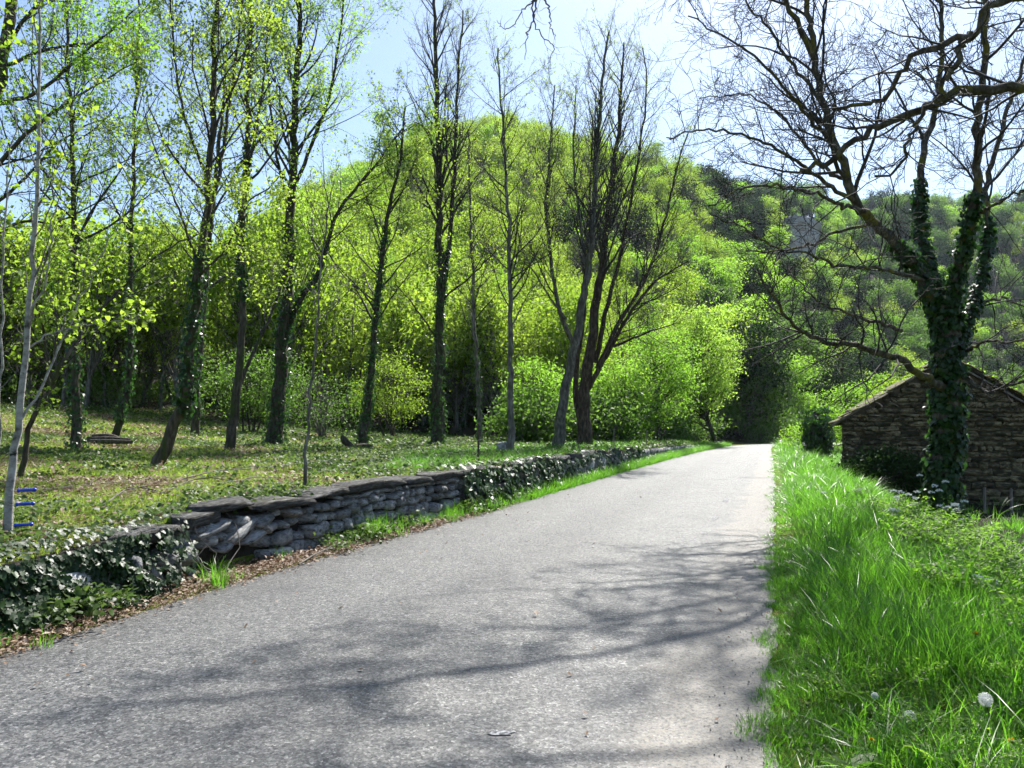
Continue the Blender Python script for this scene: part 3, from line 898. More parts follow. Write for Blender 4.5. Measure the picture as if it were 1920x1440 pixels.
tree('tree', 'stout ivy covered trunk that forks into two limbs in a wide V', (516, 837), [
    dict(p=[(516, 837), (522, 740), (528, 660), (533, 600), (540, 520), (545, 420), (550, 300), (556, 150), (562, 0), (566, -90)], w=(37, 9), c=44, t0=.5, L=(3.0, 1.1), a=.8),
    dict(p=[(530, 640), (562, 566, .3), (594, 520, .5), (616, 450, .8), (632, 400, 1), (668, 352, 1.3), (716, 294, 1.6), (760, 230, 1.8)], w=(17, 4), c=34, t0=.3, L=(2.2, 1.)),
    dict(p=[(548, 360), (585, 270, .5), (620, 170, 1), (640, 40, 1.3), (650, -60, 1.5)], w=(11, 4), c=28, t0=.2, L=(2.2, 1.), a=.75),
    dict(p=[(545, 400), (520, 300, -.5), (505, 180, -1), (500, 60, -1)], w=(9, 3), c=18, t0=.2, L=(1.8, .9))],
    leaf='leaf_lime', per=5, size=.085, spread=.12, ivy=[(0, 0, .45, 1500), (1, 0, .4, 500)])
tree('sapling', 'thin crooked sapling standing just behind the wall coping', (569, 918), [
    dict(p=[(569, 918), (574, 860), (580, 760), (586, 690), (594, 610), (600, 520), (612, 430), (620, 360)], w=(10, 3), c=16, t0=.3, L=(.9, .5), a=.8),
    dict(p=[(594, 615), (625, 575, .2), (660, 540, .3)], w=(4, 2), c=5, t0=.3, L=(.5, .3))],
    bark='bark_grey', twig='twig', leaf='leaf_spring', per=1, size=.05, S=Style(maxlev=2, nch=(4, 3), ratio=(.45, .5), rmin=.003))
tree('tree', 'leaning ivy wrapped trunk beside a small stump, left of centre', (680, 842), [
    dict(p=[(680, 842), (690, 760), (697, 690), (704, 600), (713, 520), (722, 440), (735, 370), (750, 300), (760, 200)], w=(22, 5), c=40, t0=.35, L=(2.4, 1.))],
    leaf='leaf_spring', per=3, size=.1, ivy=[(0, 0, .65, 1300)])
tree('tree', 'tall dark trunk in the middle of the wood with twin bare tops', (818, 840), [
    dict(p=[(818, 840), (822, 720), (824, 600), (826, 500), (824, 400), (822, 280), (818, 150), (815, 30), (812, -80)], w=(30, 6), c=46, t0=.42, L=(2.6, 1.2), a=.6, up=.3),
    dict(p=[(826, 575), (836, 510, .2), (846, 425, .4), (852, 300, .6), (858, 170, .8), (868, 20, 1)], w=(15, 4), c=40, t0=.3, L=(2.3, 1.), a=.6, up=.3),
    dict(p=[(822, 640), (795, 600, -.5), (766, 560, -1), (738, 530, -1.4)], w=(6, 2), c=9, t0=.4, L=(1.1, .6)),
    dict(p=[(830, 560), (880, 520, -.5), (930, 470, -1), (960, 440, -1)], w=(6, 2), c=9, t0=.3, L=(1.1, .6))],
    S=S_BARE, leaf='leaf_gold', per=1, size=.05, ivy=[(0, 0, .42, 1300), (1, 0, .2, 200)])
tree('tree', 'slim bare trunk behind the dark fence stake in mid wood', (901, 836), [
    dict(p=[(901, 836), (897, 740), (893, 650), (888, 560), (884, 460), (880, 360), (878, 250)], w=(13, 4), c=34, t0=.3, L=(2.2, 1.), a=.7, up=.25)],
    S=S_BARE, leaf='leaf_gold', per=1, size=.07, bark='bark_grey', ivy=[(0, 0, .3, 250)])
tree('tree', 'pole straight slender trunk with a square stone at its foot', (958, 852), [
    dict(p=[(958, 852), (958, 720), (957, 600), (955, 480), (952, 380), (946, 280), (938, 170), (934, 90)], w=(18, 4), c=40, t0=.35, L=(2.0, .9), a=.75, up=.2),
    dict(p=[(957, 620), (985, 560, .3), (1015, 520, .6)], w=(5, 2), c=7, t0=.3, L=(1., .6))],
    S=S_BARE, leaf='leaf_gold', per=1, size=.06, bark='bark_grey')
tree('tree', 'dark leaning trunk, left one of the pair of big bare trees at road side', (1046, 845), [
    dict(p=[(1046, 845), (1054, 765), (1068, 690), (1085, 610), (1098, 540), (1108, 460), (1113, 370), (1120, 270), (1130, 150), (1142, 60)], w=(29, 5), c=46, t0=.4, L=(2.6, 1.1), a=.55, up=.35),
    dict(p=[(1078, 650), (1052, 590, -.3), (1034, 500, -.6), (1024, 400, -.8), (1030, 300, -1), (1040, 160, -1)], w=(13, 3), c=40, t0=.2, L=(2.2, 1.), a=.6, up=.35),
    dict(p=[(1062, 600, -.4), (1020, 540, -1), (985, 480, -1.4), (970, 430, -1.6)], w=(7, 2), c=12, t0=.3, L=(1.4, .8)),
    dict(p=[(1100, 520), (1085, 400, .4), (1075, 280, .6), (1080, 160, .8)], w=(9, 3), c=28, t0=.2, L=(2., 1.), a=.55, up=.35)],
    S=S_BARE, leaf='leaf_gold', per=1, size=.055, bark='bark_grey')
tree('tree', 'thick reddish trunk fanning into many rising bare limbs, right one of the pair', (1094, 841), [
    dict(p=[(1094, 841), (1095, 780), (1098, 720), (1112, 620), (1130, 480), (1150, 330), (1162, 200), (1170, 80)], w=(36, 4), c=42, t0=.4, L=(2.6, 1.1), a=.55, up=.35),
    dict(p=[(1090, 800), (1080, 720, .4), (1092, 600, .6), (1102, 470, .8), (1108, 340, 1), (1112, 220, 1)], w=(16, 4), c=30, t0=.4, L=(2.2, 1.), a=.55, up=.35),
    dict(p=[(1099, 735), (1140, 660, -.4), (1180, 590, -.8), (1226, 530, -1.2), (1290, 490, -1.6)], w=(15, 3), c=34, t0=.3, L=(2.0, 1.), a=.7, up=.2),
    dict(p=[(1120, 690), (1165, 600, .4), (1206, 530, .8), (1240, 440, 1), (1270, 310, 1.2), (1290, 250, 1.2)], w=(14, 3), c=38, t0=.3, L=(2.2, 1.), a=.6, up=.3),
    dict(p=[(1115, 680), (1142, 560, .3), (1172, 440, .5), (1195, 300, .7), (1212, 170, .9), (1205, 90, 1)], w=(14, 3), c=40, t0=.3, L=(2.2, 1.), a=.55, up=.35),
    dict(p=[(1150, 650), (1210, 625, -.5), (1270, 605, -1)], w=(8, 2), c=12, t0=.2, L=(1.3, .7))],
    S=S_BARE, leaf='leaf_gold', per=1, size=.05, bark='bark_red')

S_FINE = Style(seg=(5, 5, 5, 4), wig=(.2, .2, .25, .25), trop=(0, 0, 0, 0), nch=(3, 3, 2), rmin=.0016, sides=(4, 4, 4, 3))
# --- the ivied tree by the barn (right)
def big_bare(name, label, b, trunk, limbs, S, ivy, seedn, bark='bark_moss', k=1.):
    rs = seeded(seedn)
    root = thing(name, label, 'tree', b)
    T, B, tips, lines = Wood(), Wood(), [], []
    for l in [trunk] + limbs:
        pts = [np.asarray(p, float) for p in l['p']]
        q, L = spline(pts, max(10, len(pts) * 6))
        q[1:-1] += rs.normal(size=q[1:-1].shape) * l.get('wob', .025)
        t = np.linspace(0, 1, len(q))
        rad = min(k, .9) * (l['r'][0] + (l['r'][1] - l['r'][0]) * t ** .8)
        if l is trunk: rad = rad * (1 + .35 * np.exp(-t * 9))
        T.add(q, rad, 12 if l['r'][0] > .07 else 8)
        lines.append((q, rad))
        if l.get('c'):
            limb_shoots(B, tips, q, rad, l.get('S', S), rs, l.get('t0', .2), 1., l['c'], k * l['L'][0], k * l['L'][1], upb=l.get('up', .1), ang=l.get('a', 1.0), rmul=.5, lev=l.get('lev', 0), bias=l.get('bias'))
    link('trunk', T.mesh('trunk', b, .06), M[bark], root)
    tag(link('branches', B.mesh('branches', b), M['twig_dark'], root), kind='stuff')
    if ivy:
        q, o_ = ivy_points([(lines[i][0], lines[i][1], a0, a1, n_) for (i, a0, a1, n_) in ivy], 0, 1, 0, rs, 1.12)
        tag(link('ivy', leaf_mesh('ivy', q, .095, HEART, origin=b, frames=hang_frames(o_)), M['ivy'], root), kind='stuff')
    return root, lines
D = 16.0
bt = P(1768, 990, D); bt[2] = float(gz(bt[0], bt[1])) - .1
def L(*pp): return [P(px, py, D + 1.3 * dd) for px, py, dd in pp]
big_bare('tree', 'big bare tree thickly wrapped in ivy in front of the stone barn', bt,
    dict(p=[bt] + L((1772, 880, 0), (1776, 780, 0), (1778, 690, 0), (1772, 600, 0), (1770, 560, 0)), r=(.27, .24)),
    [dict(p=L((1775, 730, -.05), (1730, 705, -.5), (1680, 672, -.9), (1610, 648, -1.3), (1545, 640, -1.7), (1490, 612, -2.), (1450, 560, -2.3), (1420, 505, -2.5)), r=(.105, .02), c=26, t0=.3, L=(1.5, .7), lev=1),
     dict(p=L((1768, 620, 0), (1735, 530, -.1), (1696, 478, -.2), (1650, 425, -.4), (1603, 378, -.6), (1578, 300, -.8), (1545, 200, -1), (1526, 100, -1.1), (1515, 0, -1.2), (1500, -120, -1.4), (1470, -260, -1.6)), r=(.15, .03), c=24, t0=.35, L=(2.3, 1.4)),
     dict(p=L((1774, 580, 0), (1742, 500, .4), (1726, 420, .8), (1728, 300, 1.1), (1755, 200, 1.4), (1765, 80, 1.6), (1760, -60, 1.8), (1740, -220, 2)), r=(.12, .03), c=18, t0=.3, L=(2.1, 1.3)),
     dict(p=L((1785, 600, 0), (1796, 510, -.3), (1815, 430, -.6), (1832, 350, -.8), (1834, 230, -1), (1846, 90, -1.2), (1850, -60, -1.4), (1840, -240, -1.5)), r=(.13, .03), c=20, t0=.3, L=(2.2, 1.3)),
     dict(p=L((1800, 640, 0), (1835, 540, .5), (1852, 440, .9), (1850, 360, 1.2), (1870, 270, 1.5), (1905, 160, 1.8), (1950, 20, 2.2)), r=(.11, .03), c=16, t0=.3, L=(2.0, 1.2)),
     # left fan from the main limb
     dict(p=L((1603, 378, -.6), (1560, 352, -1), (1490, 300, -1.4), (1420, 262, -1.8), (1340, 242, -2.2), (1250, 258, -2.6)), r=(.055, .012), c=17, t0=.15, L=(1.3, .7), lev=1),
     dict(p=L((1590, 345, -.7), (1540, 310, -.4), (1500, 260, -.2), (1450, 205, 0), (1390, 180, .2), (1310, 185, .3)), r=(.05, .012), c=17, t0=.15, L=(1.3, .7), lev=1),
     dict(p=L((1625, 400, -.5), (1560, 375, -1.5), (1480, 350, -2.4), (1400, 352, -3), (1330, 385, -3.5)), r=(.05, .012), c=16, t0=.15, L=(1.2, .7), lev=1),
     dict(p=L((1575, 290, -.8), (1500, 200, -1.4), (1430, 120, -2), (1360, 70, -2.4), (1290, 30, -2.7)), r=(.05, .012), c=18, t0=.15, L=(1.4, .8), lev=1),
     dict(p=L((1545, 200, -1), (1480, 110, -.6), (1420, 30, -.3), (1350, -30, 0), (1260, -60, .3)), r=(.045, .012), c=16, t0=.15, L=(1.3, .8), lev=1),
     dict(p=L((1690, 620, -.3), (1650, 605, -.7), (1590, 590, -1), (1530, 560, -1.3), (1480, 510, -1.6)), r=(.05, .012), c=14, t0=.2, L=(1.2, .6), lev=1),
     dict(p=L((1735, 525, -.1), (1660, 505, -1), (1580, 500, -1.8), (1500, 475, -2.5), (1400, 470, -3)), r=(.055, .012), c=18, t0=.2, L=(1.3, .6), lev=1),
     dict(p=L((1640, 418, -.4), (1560, 440, -.6), (1480, 470, -.9), (1400, 430, -1.2), (1330, 400, -1.5)), r=(.04, .012), c=14, t0=.2, L=(1.2, .6), lev=1),
     # right side
     dict(p=L((1800, 700, 0), (1850, 735, -.3), (1900, 722, -.6), (1980, 690, -1)), r=(.06, .02), c=14, t0=.3, L=(1.2, .6), lev=1),
     dict(p=L((1832, 400, -.7), (1880, 375, -1.2), (1940, 350, -1.6)), r=(.045, .015), c=10, t0=.2, L=(1.2, .7), lev=1),
     dict(p=L((1815, 600, .2), (1870, 560, .6), (1940, 580, 1)), r=(.05, .015), c=12, t0=.2, L=(1.3, .7), lev=1),
     dict(p=L((1810, 660, 0), (1850, 640, -.8), (1910, 640, -1.5), (1980, 610, -2)), r=(.045, .012), c=14, t0=.2, L=(1.2, .6), lev=1),
     # upper boughs beyond the frame, over the road
     dict(p=L((1530, 120, -1.1), (1440, -60, -1.6), (1320, -150, -2), (1180, -190, -2.4), (1040, -200, -2.8)), r=(.06, .018), c=18, t0=.1, L=(1.6, .9)),
     dict(p=L((1850, -60, -1.4), (1700, -190, -1.8), (1520, -270, -2.2), (1330, -310, -2.6), (1160, -320, -3)), r=(.075, .02), c=16, t0=.1, L=(1.7, .9)),
     dict(p=L((1760, -60, 1.8), (1650, -160, 1.2), (1500, -200, .8), (1380, -190, .4)), r=(.06, .02), c=12, t0=.1, L=(1.6, .9))],
    S_GNARL, [(0, 0, 1, 6000), (2, 0, .22, 800), (3, 0, .30, 1000), (4, 0, .30, 1000), (5, 0, .36, 900)], 71, k=1.28)

# --- tree just outside the right edge, its limbs cross the upper right of the picture
bo = np.array((9.2, 8.3, 0.)); bo[2] = float(gz(*bo[:2])) - .1
big_bare('tree', 'thick mossy limbs of a tree outside the right edge crossing the upper right sky', bo,
    dict(p=[bo, (9.1, 8.3, 1.6), (8.9, 8.2, 3.2), (8.4, 8.1, 4.6), (8.2, 8.0, 5.8), (8.4, 7.8, 7.5)], r=(.24, .13)),
    [dict(p=[(8.6, 8.1, 4.1), (7.2, 8.05, 5.0), P(1985, 168, 8.05), P(1890, 170, 8.1), P(1800, 175, 8.2), P(1700, 215, 8.4), P(1640, 238, 8.5), P(1585, 278, 8.7), P(1552, 306, 8.8), P(1500, 318, 9.0)], r=(.12, .03), c=16, t0=.45, L=(1.0, .6), lev=1),
     dict(p=[(8.3, 8.0, 5.4), (6.4, 7.4, 5.9), P(1885, 0, 7.2), P(1830, 60, 7.4), P(1740, 92, 7.6), P(1690, 125, 7.8), P(1665, 175, 8), P(1640, 190, 8.1), P(1560, 205, 8.3)], r=(.10, .02), c=16, t0=.4, L=(1.0, .6), lev=1),
     dict(p=[P(1820, 60, 7.4), P(1770, 160, 7.5), P(1700, 260, 7.7), P(1690, 310, 7.8), P(1640, 330, 7.9)], r=(.04, .012), c=12, t0=.1, L=(.8, .5), lev=1),
     dict(p=[(8.3, 8.0, 6.2), (6.5, 7.2, 7.2), (4.5, 6.6, 7.0), (2.4, 6.2, 6.4), (.9, 6.0, 5.7), (.35, 6.0, 5.25)], r=(.09, .018), c=12, t0=.2, L=(1.0, .4), lev=1, up=.3),
     dict(p=[(.45, 6.0, 5.3), P(1008, -10, 6), P(1000, 30, 6.), P(1016, 70, 6.05), P(1038, 85, 6.1), P(1026, 120, 6.1)], r=(.011, .003), c=7, t0=.1, L=(.28, .15), lev=2, up=-.2, a=.6, S=S_FINE, wob=.008),
     dict(p=[P(1006, 0, 6), P(998, 40, 5.95), P(988, 70, 5.9), P(984, 112, 5.9)], r=(.009, .0025), c=3, t0=.2, L=(.16, .1), lev=3, up=-.2, S=S_FINE, wob=.008),
     dict(p=[P(1008, -5, 6), P(980, 20, 6), P(962, 45, 6.1), P(945, 55, 6.15), P(932, 38, 6.2)], r=(.007, .0025), c=4, t0=.2, L=(.14, .1), lev=3, up=.1, S=S_FINE, wob=.006),
     dict(p=[P(1018, -5, 6), P(1030, 15, 6), P(1032, 50, 6), P(1042, 68, 6)], r=(.009, .0025), c=5, t0=.2, L=(.18, .1), lev=3, up=-.1, S=S_FINE, wob=.006),
     dict(p=[(8.3, 7.9, 7.0), (6.5, 8.5, 8.6), (4.5, 9.2, 9.4), (2.5, 9.6, 9.8)], r=(.08, .02), c=14, t0=.2, L=(1.8, 1.))],
    S_GNARL, None, 72)

# ------------------------------------------------------------------ leafy crowns
def crown_points(n_cl, n_per, rx, ry, rz, cz, rs, sig=.28, shell=.55, zmin=-1.):
    """leaf clumps spread through an ellipsoid, denser towards its outside; returns clump centres and leaves"""
    c = rs.normal(size=(n_cl * 3, 3)); c /= np.linalg.norm(c, axis=1, keepdims=True)
    c *= (shell + (1 - shell) * rs.uniform(0, 1, (len(c), 1))) * rs.uniform(.75, 1.12, (len(c), 1))
    c = c[c[:, 2] > zmin][:n_cl]
    c = c * np.array((rx, ry, rz)) + np.array((0, 0, cz))
    p = np.repeat(c, n_per, 0) + rs.normal(size=(len(c) * n_per, 3)) * sig * np.array((1.25, 1.25, .6))
    return c, p

def bushy(name, label, base, rx, ry, rz, cz, leaf, n_cl, n_per, size, cat='tree', group=None, tr=.12, bark='bark', lean=(0, 0), seedn=0, zmin=-1., sig=.3, dep=None, shape=DIAMOND, stems=1):
    rs = seeded(300 + seedn)
    b = hit(*base) if dep is None else P(base[0], base[1], dep)
    b[2] = float(gz(b[0], b[1]))
    root = thing(name, label, cat, b, group)
    c, p = crown_points(n_cl, n_per, rx, ry, rz, cz, rs, sig, zmin=zmin)
    c = c + np.array((lean[0], lean[1], 0)); p = p + np.array((lean[0], lean[1], 0))
    T = Wood()
    for s in range(stems):
        o0 = np.array((rs.normal() * .25 * (stems > 1), rs.normal() * .25 * (stems > 1), -.15))
        top = np.array((lean[0] * .8, lean[1] * .8, cz + rz * .6)) + rs.normal(size=3) * np.array((.3, .3, .2)) * (1 + rx * .3 * (stems > 1))
        q, L = spline([o0, o0 * .7 + top * .3 + rs.normal(size=3) * .12, top], 9)
        T.add(q, np.linspace(tr * 1.15, tr * .25, 9), 8)
        for k in range(s, len(c), stems):
            t = np.clip((c[k][2] - .3 * rz) / max(top[2], .1), .12, .9)
            j = t * 8; i0 = int(j)
            a = q[i0] + (q[min(i0 + 1, 8)] - q[i0]) * (j - i0)
            mid = (a + c[k]) / 2 + np.array((0, 0, -.08 * rz)) + rs.normal(size=3) * .06 * rx
            qq, _ = spline([a, mid, c[k]], 5)
            T.add(qq, np.linspace(tr * .28, .008, 5), 4)
    link('trunk', T.mesh('trunk'), M[bark], root)
    tag(link('crown', leaf_mesh('crown', p, size, shape, .5), M[leaf], root), kind='stuff')
    return root

bushy('tree', 'lush bright green tree leaning over the left side of the road far ahead', (1345, 836), 3.7, 3.6, 4.7, 6.3, 'leaf_lime', 270, 85, .15, lean=(-1.7, 0), seedn=1, tr=.16, zmin=-.9, sig=.34)
bushy('tree', 'bright spring green bushy tree behind the mossy stretch of wall', (1235, 828), 2.6, 2.4, 3.3, 4.0, 'leaf_lush', 130, 80, .14, lean=(0, 0), seedn=2, tr=.12, sig=.36, dep=47)
bushy('shrub', 'fresh green shrub between the pair of bare trees and the lush tree', (1165, 828), 2.0, 1.8, 2.3, 2.6, 'leaf_lush', 80, 70, .13, cat='shrub', seedn=3, tr=.06, sig=.34, dep=44, stems=4)
bushy('shrub', 'bright green shrub left of the pair of big bare trees', (1010, 815), 1.9, 1.7, 2.2, 3.1, 'leaf_lush', 70, 65, .13, cat='shrub', seedn=4, tr=.06, sig=.34, dep=43, stems=3)
bushy('shrub', 'rounded green bush behind the forked ivy covered trunk', (470, 806), 2.4, 2., 1.9, 2.2, 'leaf_mid', 90, 70, .12, cat='shrub', seedn=5, tr=.05, sig=.34, dep=36, stems=5)
bushy('shrub', 'brown green thicket right of the forked ivy covered trunk', (600, 812), 2.4, 2., 1.6, 1.6, 'leaf_mid', 70, 45, .09, cat='shrub', seedn=6, tr=.05, sig=.34, dep=35, stems=9, bark='twig')
bushy('shrub', 'yellow green bush behind the leaning ivy wrapped trunk', (735, 806), 2.2, 1.8, 2.2, 2.6, 'leaf_spring', 80, 60, .12, cat='shrub', seedn=7, tr=.05, sig=.36, dep=42, stems=5)
bushy('tree', 'small yellow green tree standing just behind the stone barn roof', (1600, 830), 2.3, 2.2, 2.4, 3.2, 'leaf_lush', 110, 75, .13, seedn=8, tr=.12, sig=.36, dep=46)
bushy('tree', 'yellow green tree top showing between the barn roof and the ivied trunk', (1700, 830), 1.9, 1.9, 2.0, 3.4, 'leaf_spring', 80, 75, .13, seedn=9, tr=.12, sig=.36, dep=42)
bushy('tree', 'mid green tree behind the lush tree where the road bends', (1412, 832), 3.0, 2.6, 4.6, 6.2, 'leaf_mid', 150, 75, .17, seedn=10, tr=.16, sig=.4, dep=74)
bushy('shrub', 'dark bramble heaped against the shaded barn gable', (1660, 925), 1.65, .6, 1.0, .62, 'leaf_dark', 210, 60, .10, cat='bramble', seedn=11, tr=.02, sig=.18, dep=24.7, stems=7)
bushy('shrub', 'low leafy hedge plant by the road bend on the right verge', (1520, 836), 1.6, 1.3, 1.0, 1.1, 'leaf_lush', 40, 60, .10, cat='shrub', seedn=12, tr=.04, sig=.25, dep=44, stems=4)
# ivy smothered stump of a trunk between road bend and barn
b = P(1534, 835, 36.); b[2] = float(gz(b[0], b[1]))
root = thing('tree_stump', 'tall trunk stump smothered in dark ivy left of the barn', 'stump', b)
T = Wood(); q, _ = spline([b - (0, 0, .2), b + (0, 0, 1.2), b + (-.1, 0, 2.3)], 8); rad = np.array([.34, .30, .34, .42, .36, .40, .30, .12])
T.add(q, rad, 10); link('trunk', T.mesh('trunk', b, .06), M['bark'], root)
ip, io = ivy_points([(q, rad, 0, 1, 2200)], 0, 1, 0, seeded(5), 1.25)
ip = ip + io * (np.abs(seeded(6).normal(size=(len(ip), 1))) * .12) + np.array((0, 0, .12)) * (ip[:, 2:3] > b[2] + 2.1)
tag(link('ivy', leaf_mesh('ivy', ip, .12, HEART, origin=b, frames=hang_frames(io)), M['ivy'], root), kind='stuff')

# ------------------------------------------------------------------ slim trunks deeper in the wood (told apart by their trunks)
def slim_proto(k):
    rs = seeded(500 + k)
    T, B, tips = Wood(), Wood(), []
    H_ = rs.uniform(8.5, 11)
    bend = rs.normal(size=2) * .35
    q, L = spline([(0, 0, -.2), (bend[0] * .6, bend[1] * .6, H_ * .25), (bend[0], bend[1], H_ * .6), (bend[0] * 1.5, bend[1] * 1.5, H_)], 16)
    q[1:-1] += rs.normal(size=q[1:-1].shape) * .04
    rad = np.linspace(.12, .025, 16) * rs.uniform(.75, 1.15)
    T.add(q, rad, 7)
    limb_shoots(B, tips, q, rad, Style(maxlev=2, nch=(5, 4), ratio=(.45, .5), rmin=.006), rs, .22, 1., 30, 2.4, 1., upb=.15)
    lp = leaf_points(tips, 4, .15, rs)
    iv, io_ = ivy_points([(q, rad, 0, rs.uniform(.3, .55), 420)], 0, 1, 0, rs, 1.2)
    return (T.mesh('trunk', rough=.04), B.mesh('branches'), leaf_mesh('crown', lp, .12, DIAMOND, .5), leaf_mesh('ivy', iv, .09, HEART, frames=hang_frames(io_)))
SP = [slim_proto(k) for k in range(5)]
for k, (a_, b_, c_, d_) in enumerate(SP):
    a_.materials.append(M['bark' if k % 2 else 'bark_grey']); b_.materials.append(M['twig_dark']); c_.materials.append(M[('leaf_spring', 'leaf_gold', 'leaf_spring', 'leaf_lush', 'leaf_gold')[k]]); d_.materials.append(M['ivy'])
slim = [(22, 755), (66, 752), (95, 768), (118, 750), (170, 756), (200, 764), (215, 754), (265, 762), (300, 770), (322, 758), (408, 772), (424, 786), (486, 790), (580, 788),
        (640, 800), (662, 795), (748, 806), (722, 798), (792, 802), (784, 796), (863, 815), (872, 802), (919, 806), (940, 822), (975, 812), (1000, 808), (926, 798), (346, 766), (448, 780),
        (1180, 812), (1215, 815), (1130, 812)]
slim.sort()
marks = [(0, 'the left picture edge'), (145, 'the first thick ivy clad trunk'), (212, 'the bent slim trunk'), (292, 'the thick leaning trunk'), (366, 'the upright trunk behind it'), (428, 'the tilted dark trunk'),
         (516, 'the forked ivy covered trunk'), (680, 'the leaning ivy wrapped trunk'), (818, 'the tall central trunk'), (901, 'the slim bare trunk'), (958, 'the pole straight trunk'), (1094, 'the thick reddish trunk')]
ordn = ['first', 'second', 'third', 'fourth', 'fifth', 'sixth', 'seventh']
seen_ = {}
for k, (px, py) in enumerate(slim):
    mk = [m_ for m_ in marks if m_[0] <= px][-1][1]
    seen_[mk] = seen_.get(mk, 0) + 1
    slab = '%s slim trunk deep in the wood right of %s' % (ordn[seen_[mk] - 1], mk)
    b = hit(px, py, 120)
    if hypot(b[0], b[1]) > 62: 
        b = P(px, py, 52.); b[2] = float(gz(b[0], b[1]))
    r = thing('tree', slab, 'tree', b, 'slim trunks deep in the wood', rng.uniform(0, 6.28))
    s = rng.uniform(.75, 1.1)
    r.scale = (s, s, s * rng.uniform(.95, 1.15))
    r.rotation_euler = (rng.normal() * .03, rng.normal() * .03, rng.uniform(0, 6.28))
    for nm, me in zip(('trunk', 'branches', 'crown', 'ivy'), SP[rng.integers(5)]):
        o = link(nm, me, None, r)
        if nm in ('crown', 'ivy'): o['kind'] = 'stuff'

# ------------------------------------------------------------------ wooded hillside: reads as one mass
def hill_tree(k, kind):
    rs = seeded(700 + k)
    if kind == 'bare':
        B, tips = Wood(), []
        q, L = spline([(0, 0, -1), (.2, .1, 4), (.1, -.2, 10.5)], 10)
        B.add(q, np.linspace(.16, .03, 10), 5)
        limb_shoots(B, tips, q, np.linspace(.16, .03, 10), Style(seg=(5, 4, 3, 3), maxlev=2, nch=(7, 5), ratio=(.45, .5), ang=(.6, .6, .6), trop=(.1, .08, .06, .04), rmin=.02, sides=(3, 3, 3, 3)), rs, .25, 1., 34, 3.4, 1.5, upb=.3)
        wv = B.mesh('hill_tree')
        wv.materials.append(M['twig'])
        return wv
    ncl, per, rx, rz, size, sg = {'airy': (75, 34, 3.0, 3.6, .27, .55), 'round': (90, 42, 3.4, 3.0, .27, .50), 'dark': (100, 40, 2.8, 4.0, .30, .5), 'fine': (110, 55, 2.7, 3.7, .19, .5), 'bush': (60, 45, 2.2, 1.7, .17, .45)}[kind]
    cz = {'bush': 1.6}.get(kind, 6.6)
    c, p = crown_points(ncl, per, rx, rx, rz, cz, rs, sg, shell=.45)
    B = Wood()
    q, L = spline([(0, 0, -1.2), (.2 * rs.normal(), .2 * rs.normal(), cz * .5), (.3 * rs.normal(), .3 * rs.normal(), cz + rz * .7)], 8)
    B.add(q, np.linspace(.17, .04, 8), 5)
    for cc in c[::2]:
        t = np.clip(cc[2] / (cz + rz), .15, .85) * .8
        a = q[int(t * 7)]
        qq, _ = spline([a, (a + cc) / 2 - (0, 0, .3), cc], 4)
        B.add(qq, np.linspace(.05, .015, 4), 3)
    wv = B.mesh('w'); nv = len(wv.vertices)
    lm = leaf_mesh('l', p, size, DIAMOND, .5, var=.6)
    # join wood and leaves with two material slots
    V = np.empty(nv * 3, np.float32); wv.vertices.foreach_get('co', V)
    Vl = np.empty(len(lm.vertices) * 3, np.float32); lm.vertices.foreach_get('co', Vl)
    qd = np.empty(len(wv.loops), np.int32); wv.loops.foreach_get('vertex_index', qd)
    tr = np.empty(len(lm.loops), np.int32); lm.loops.foreach_get('vertex_index', tr)
    me = mesh_np('hill_tree', np.concatenate([V.reshape(-1, 3), Vl.reshape(-1, 3)]), quads=qd.reshape(-1, 4), tris=tr.reshape(-1, 3) + nv)
    mi = np.zeros(len(me.polygons), np.int32); mi[len(qd) // 4:] = 1
    me.materials.append(M['bark_grey'])
    me.materials.append(M[{'airy': 'leaf_spring', 'round': 'leaf_lush', 'dark': 'leaf_dark', 'fine': 'leaf_spring', 'bush': 'leaf_mid'}[kind]])
    if kind == 'airy' and k % 2: me.materials[1] = M['leaf_gold']
    if kind == 'round' and k % 3 == 0: me.materials[1] = M['leaf_mid']
    me.polygons.foreach_set('material_index', mi)
    return me
kinds = ['airy', 'airy', 'airy', 'round', 'round', 'round', 'dark', 'bare', 'fine', 'fine', 'bush', 'bush']
HT = proto_collection('hill_tree', [(hill_tree(k, kd), None) for k, kd in enumerate(kinds)])
CLP = hit(1498, 478); CLR = hypot(CLP[0], CLP[1])
pts, idx = [], []
def ok_ground(x, y):
    return not (fW(y) - 9 < x < fR(y) + 7 and y < 72)
r = 40.
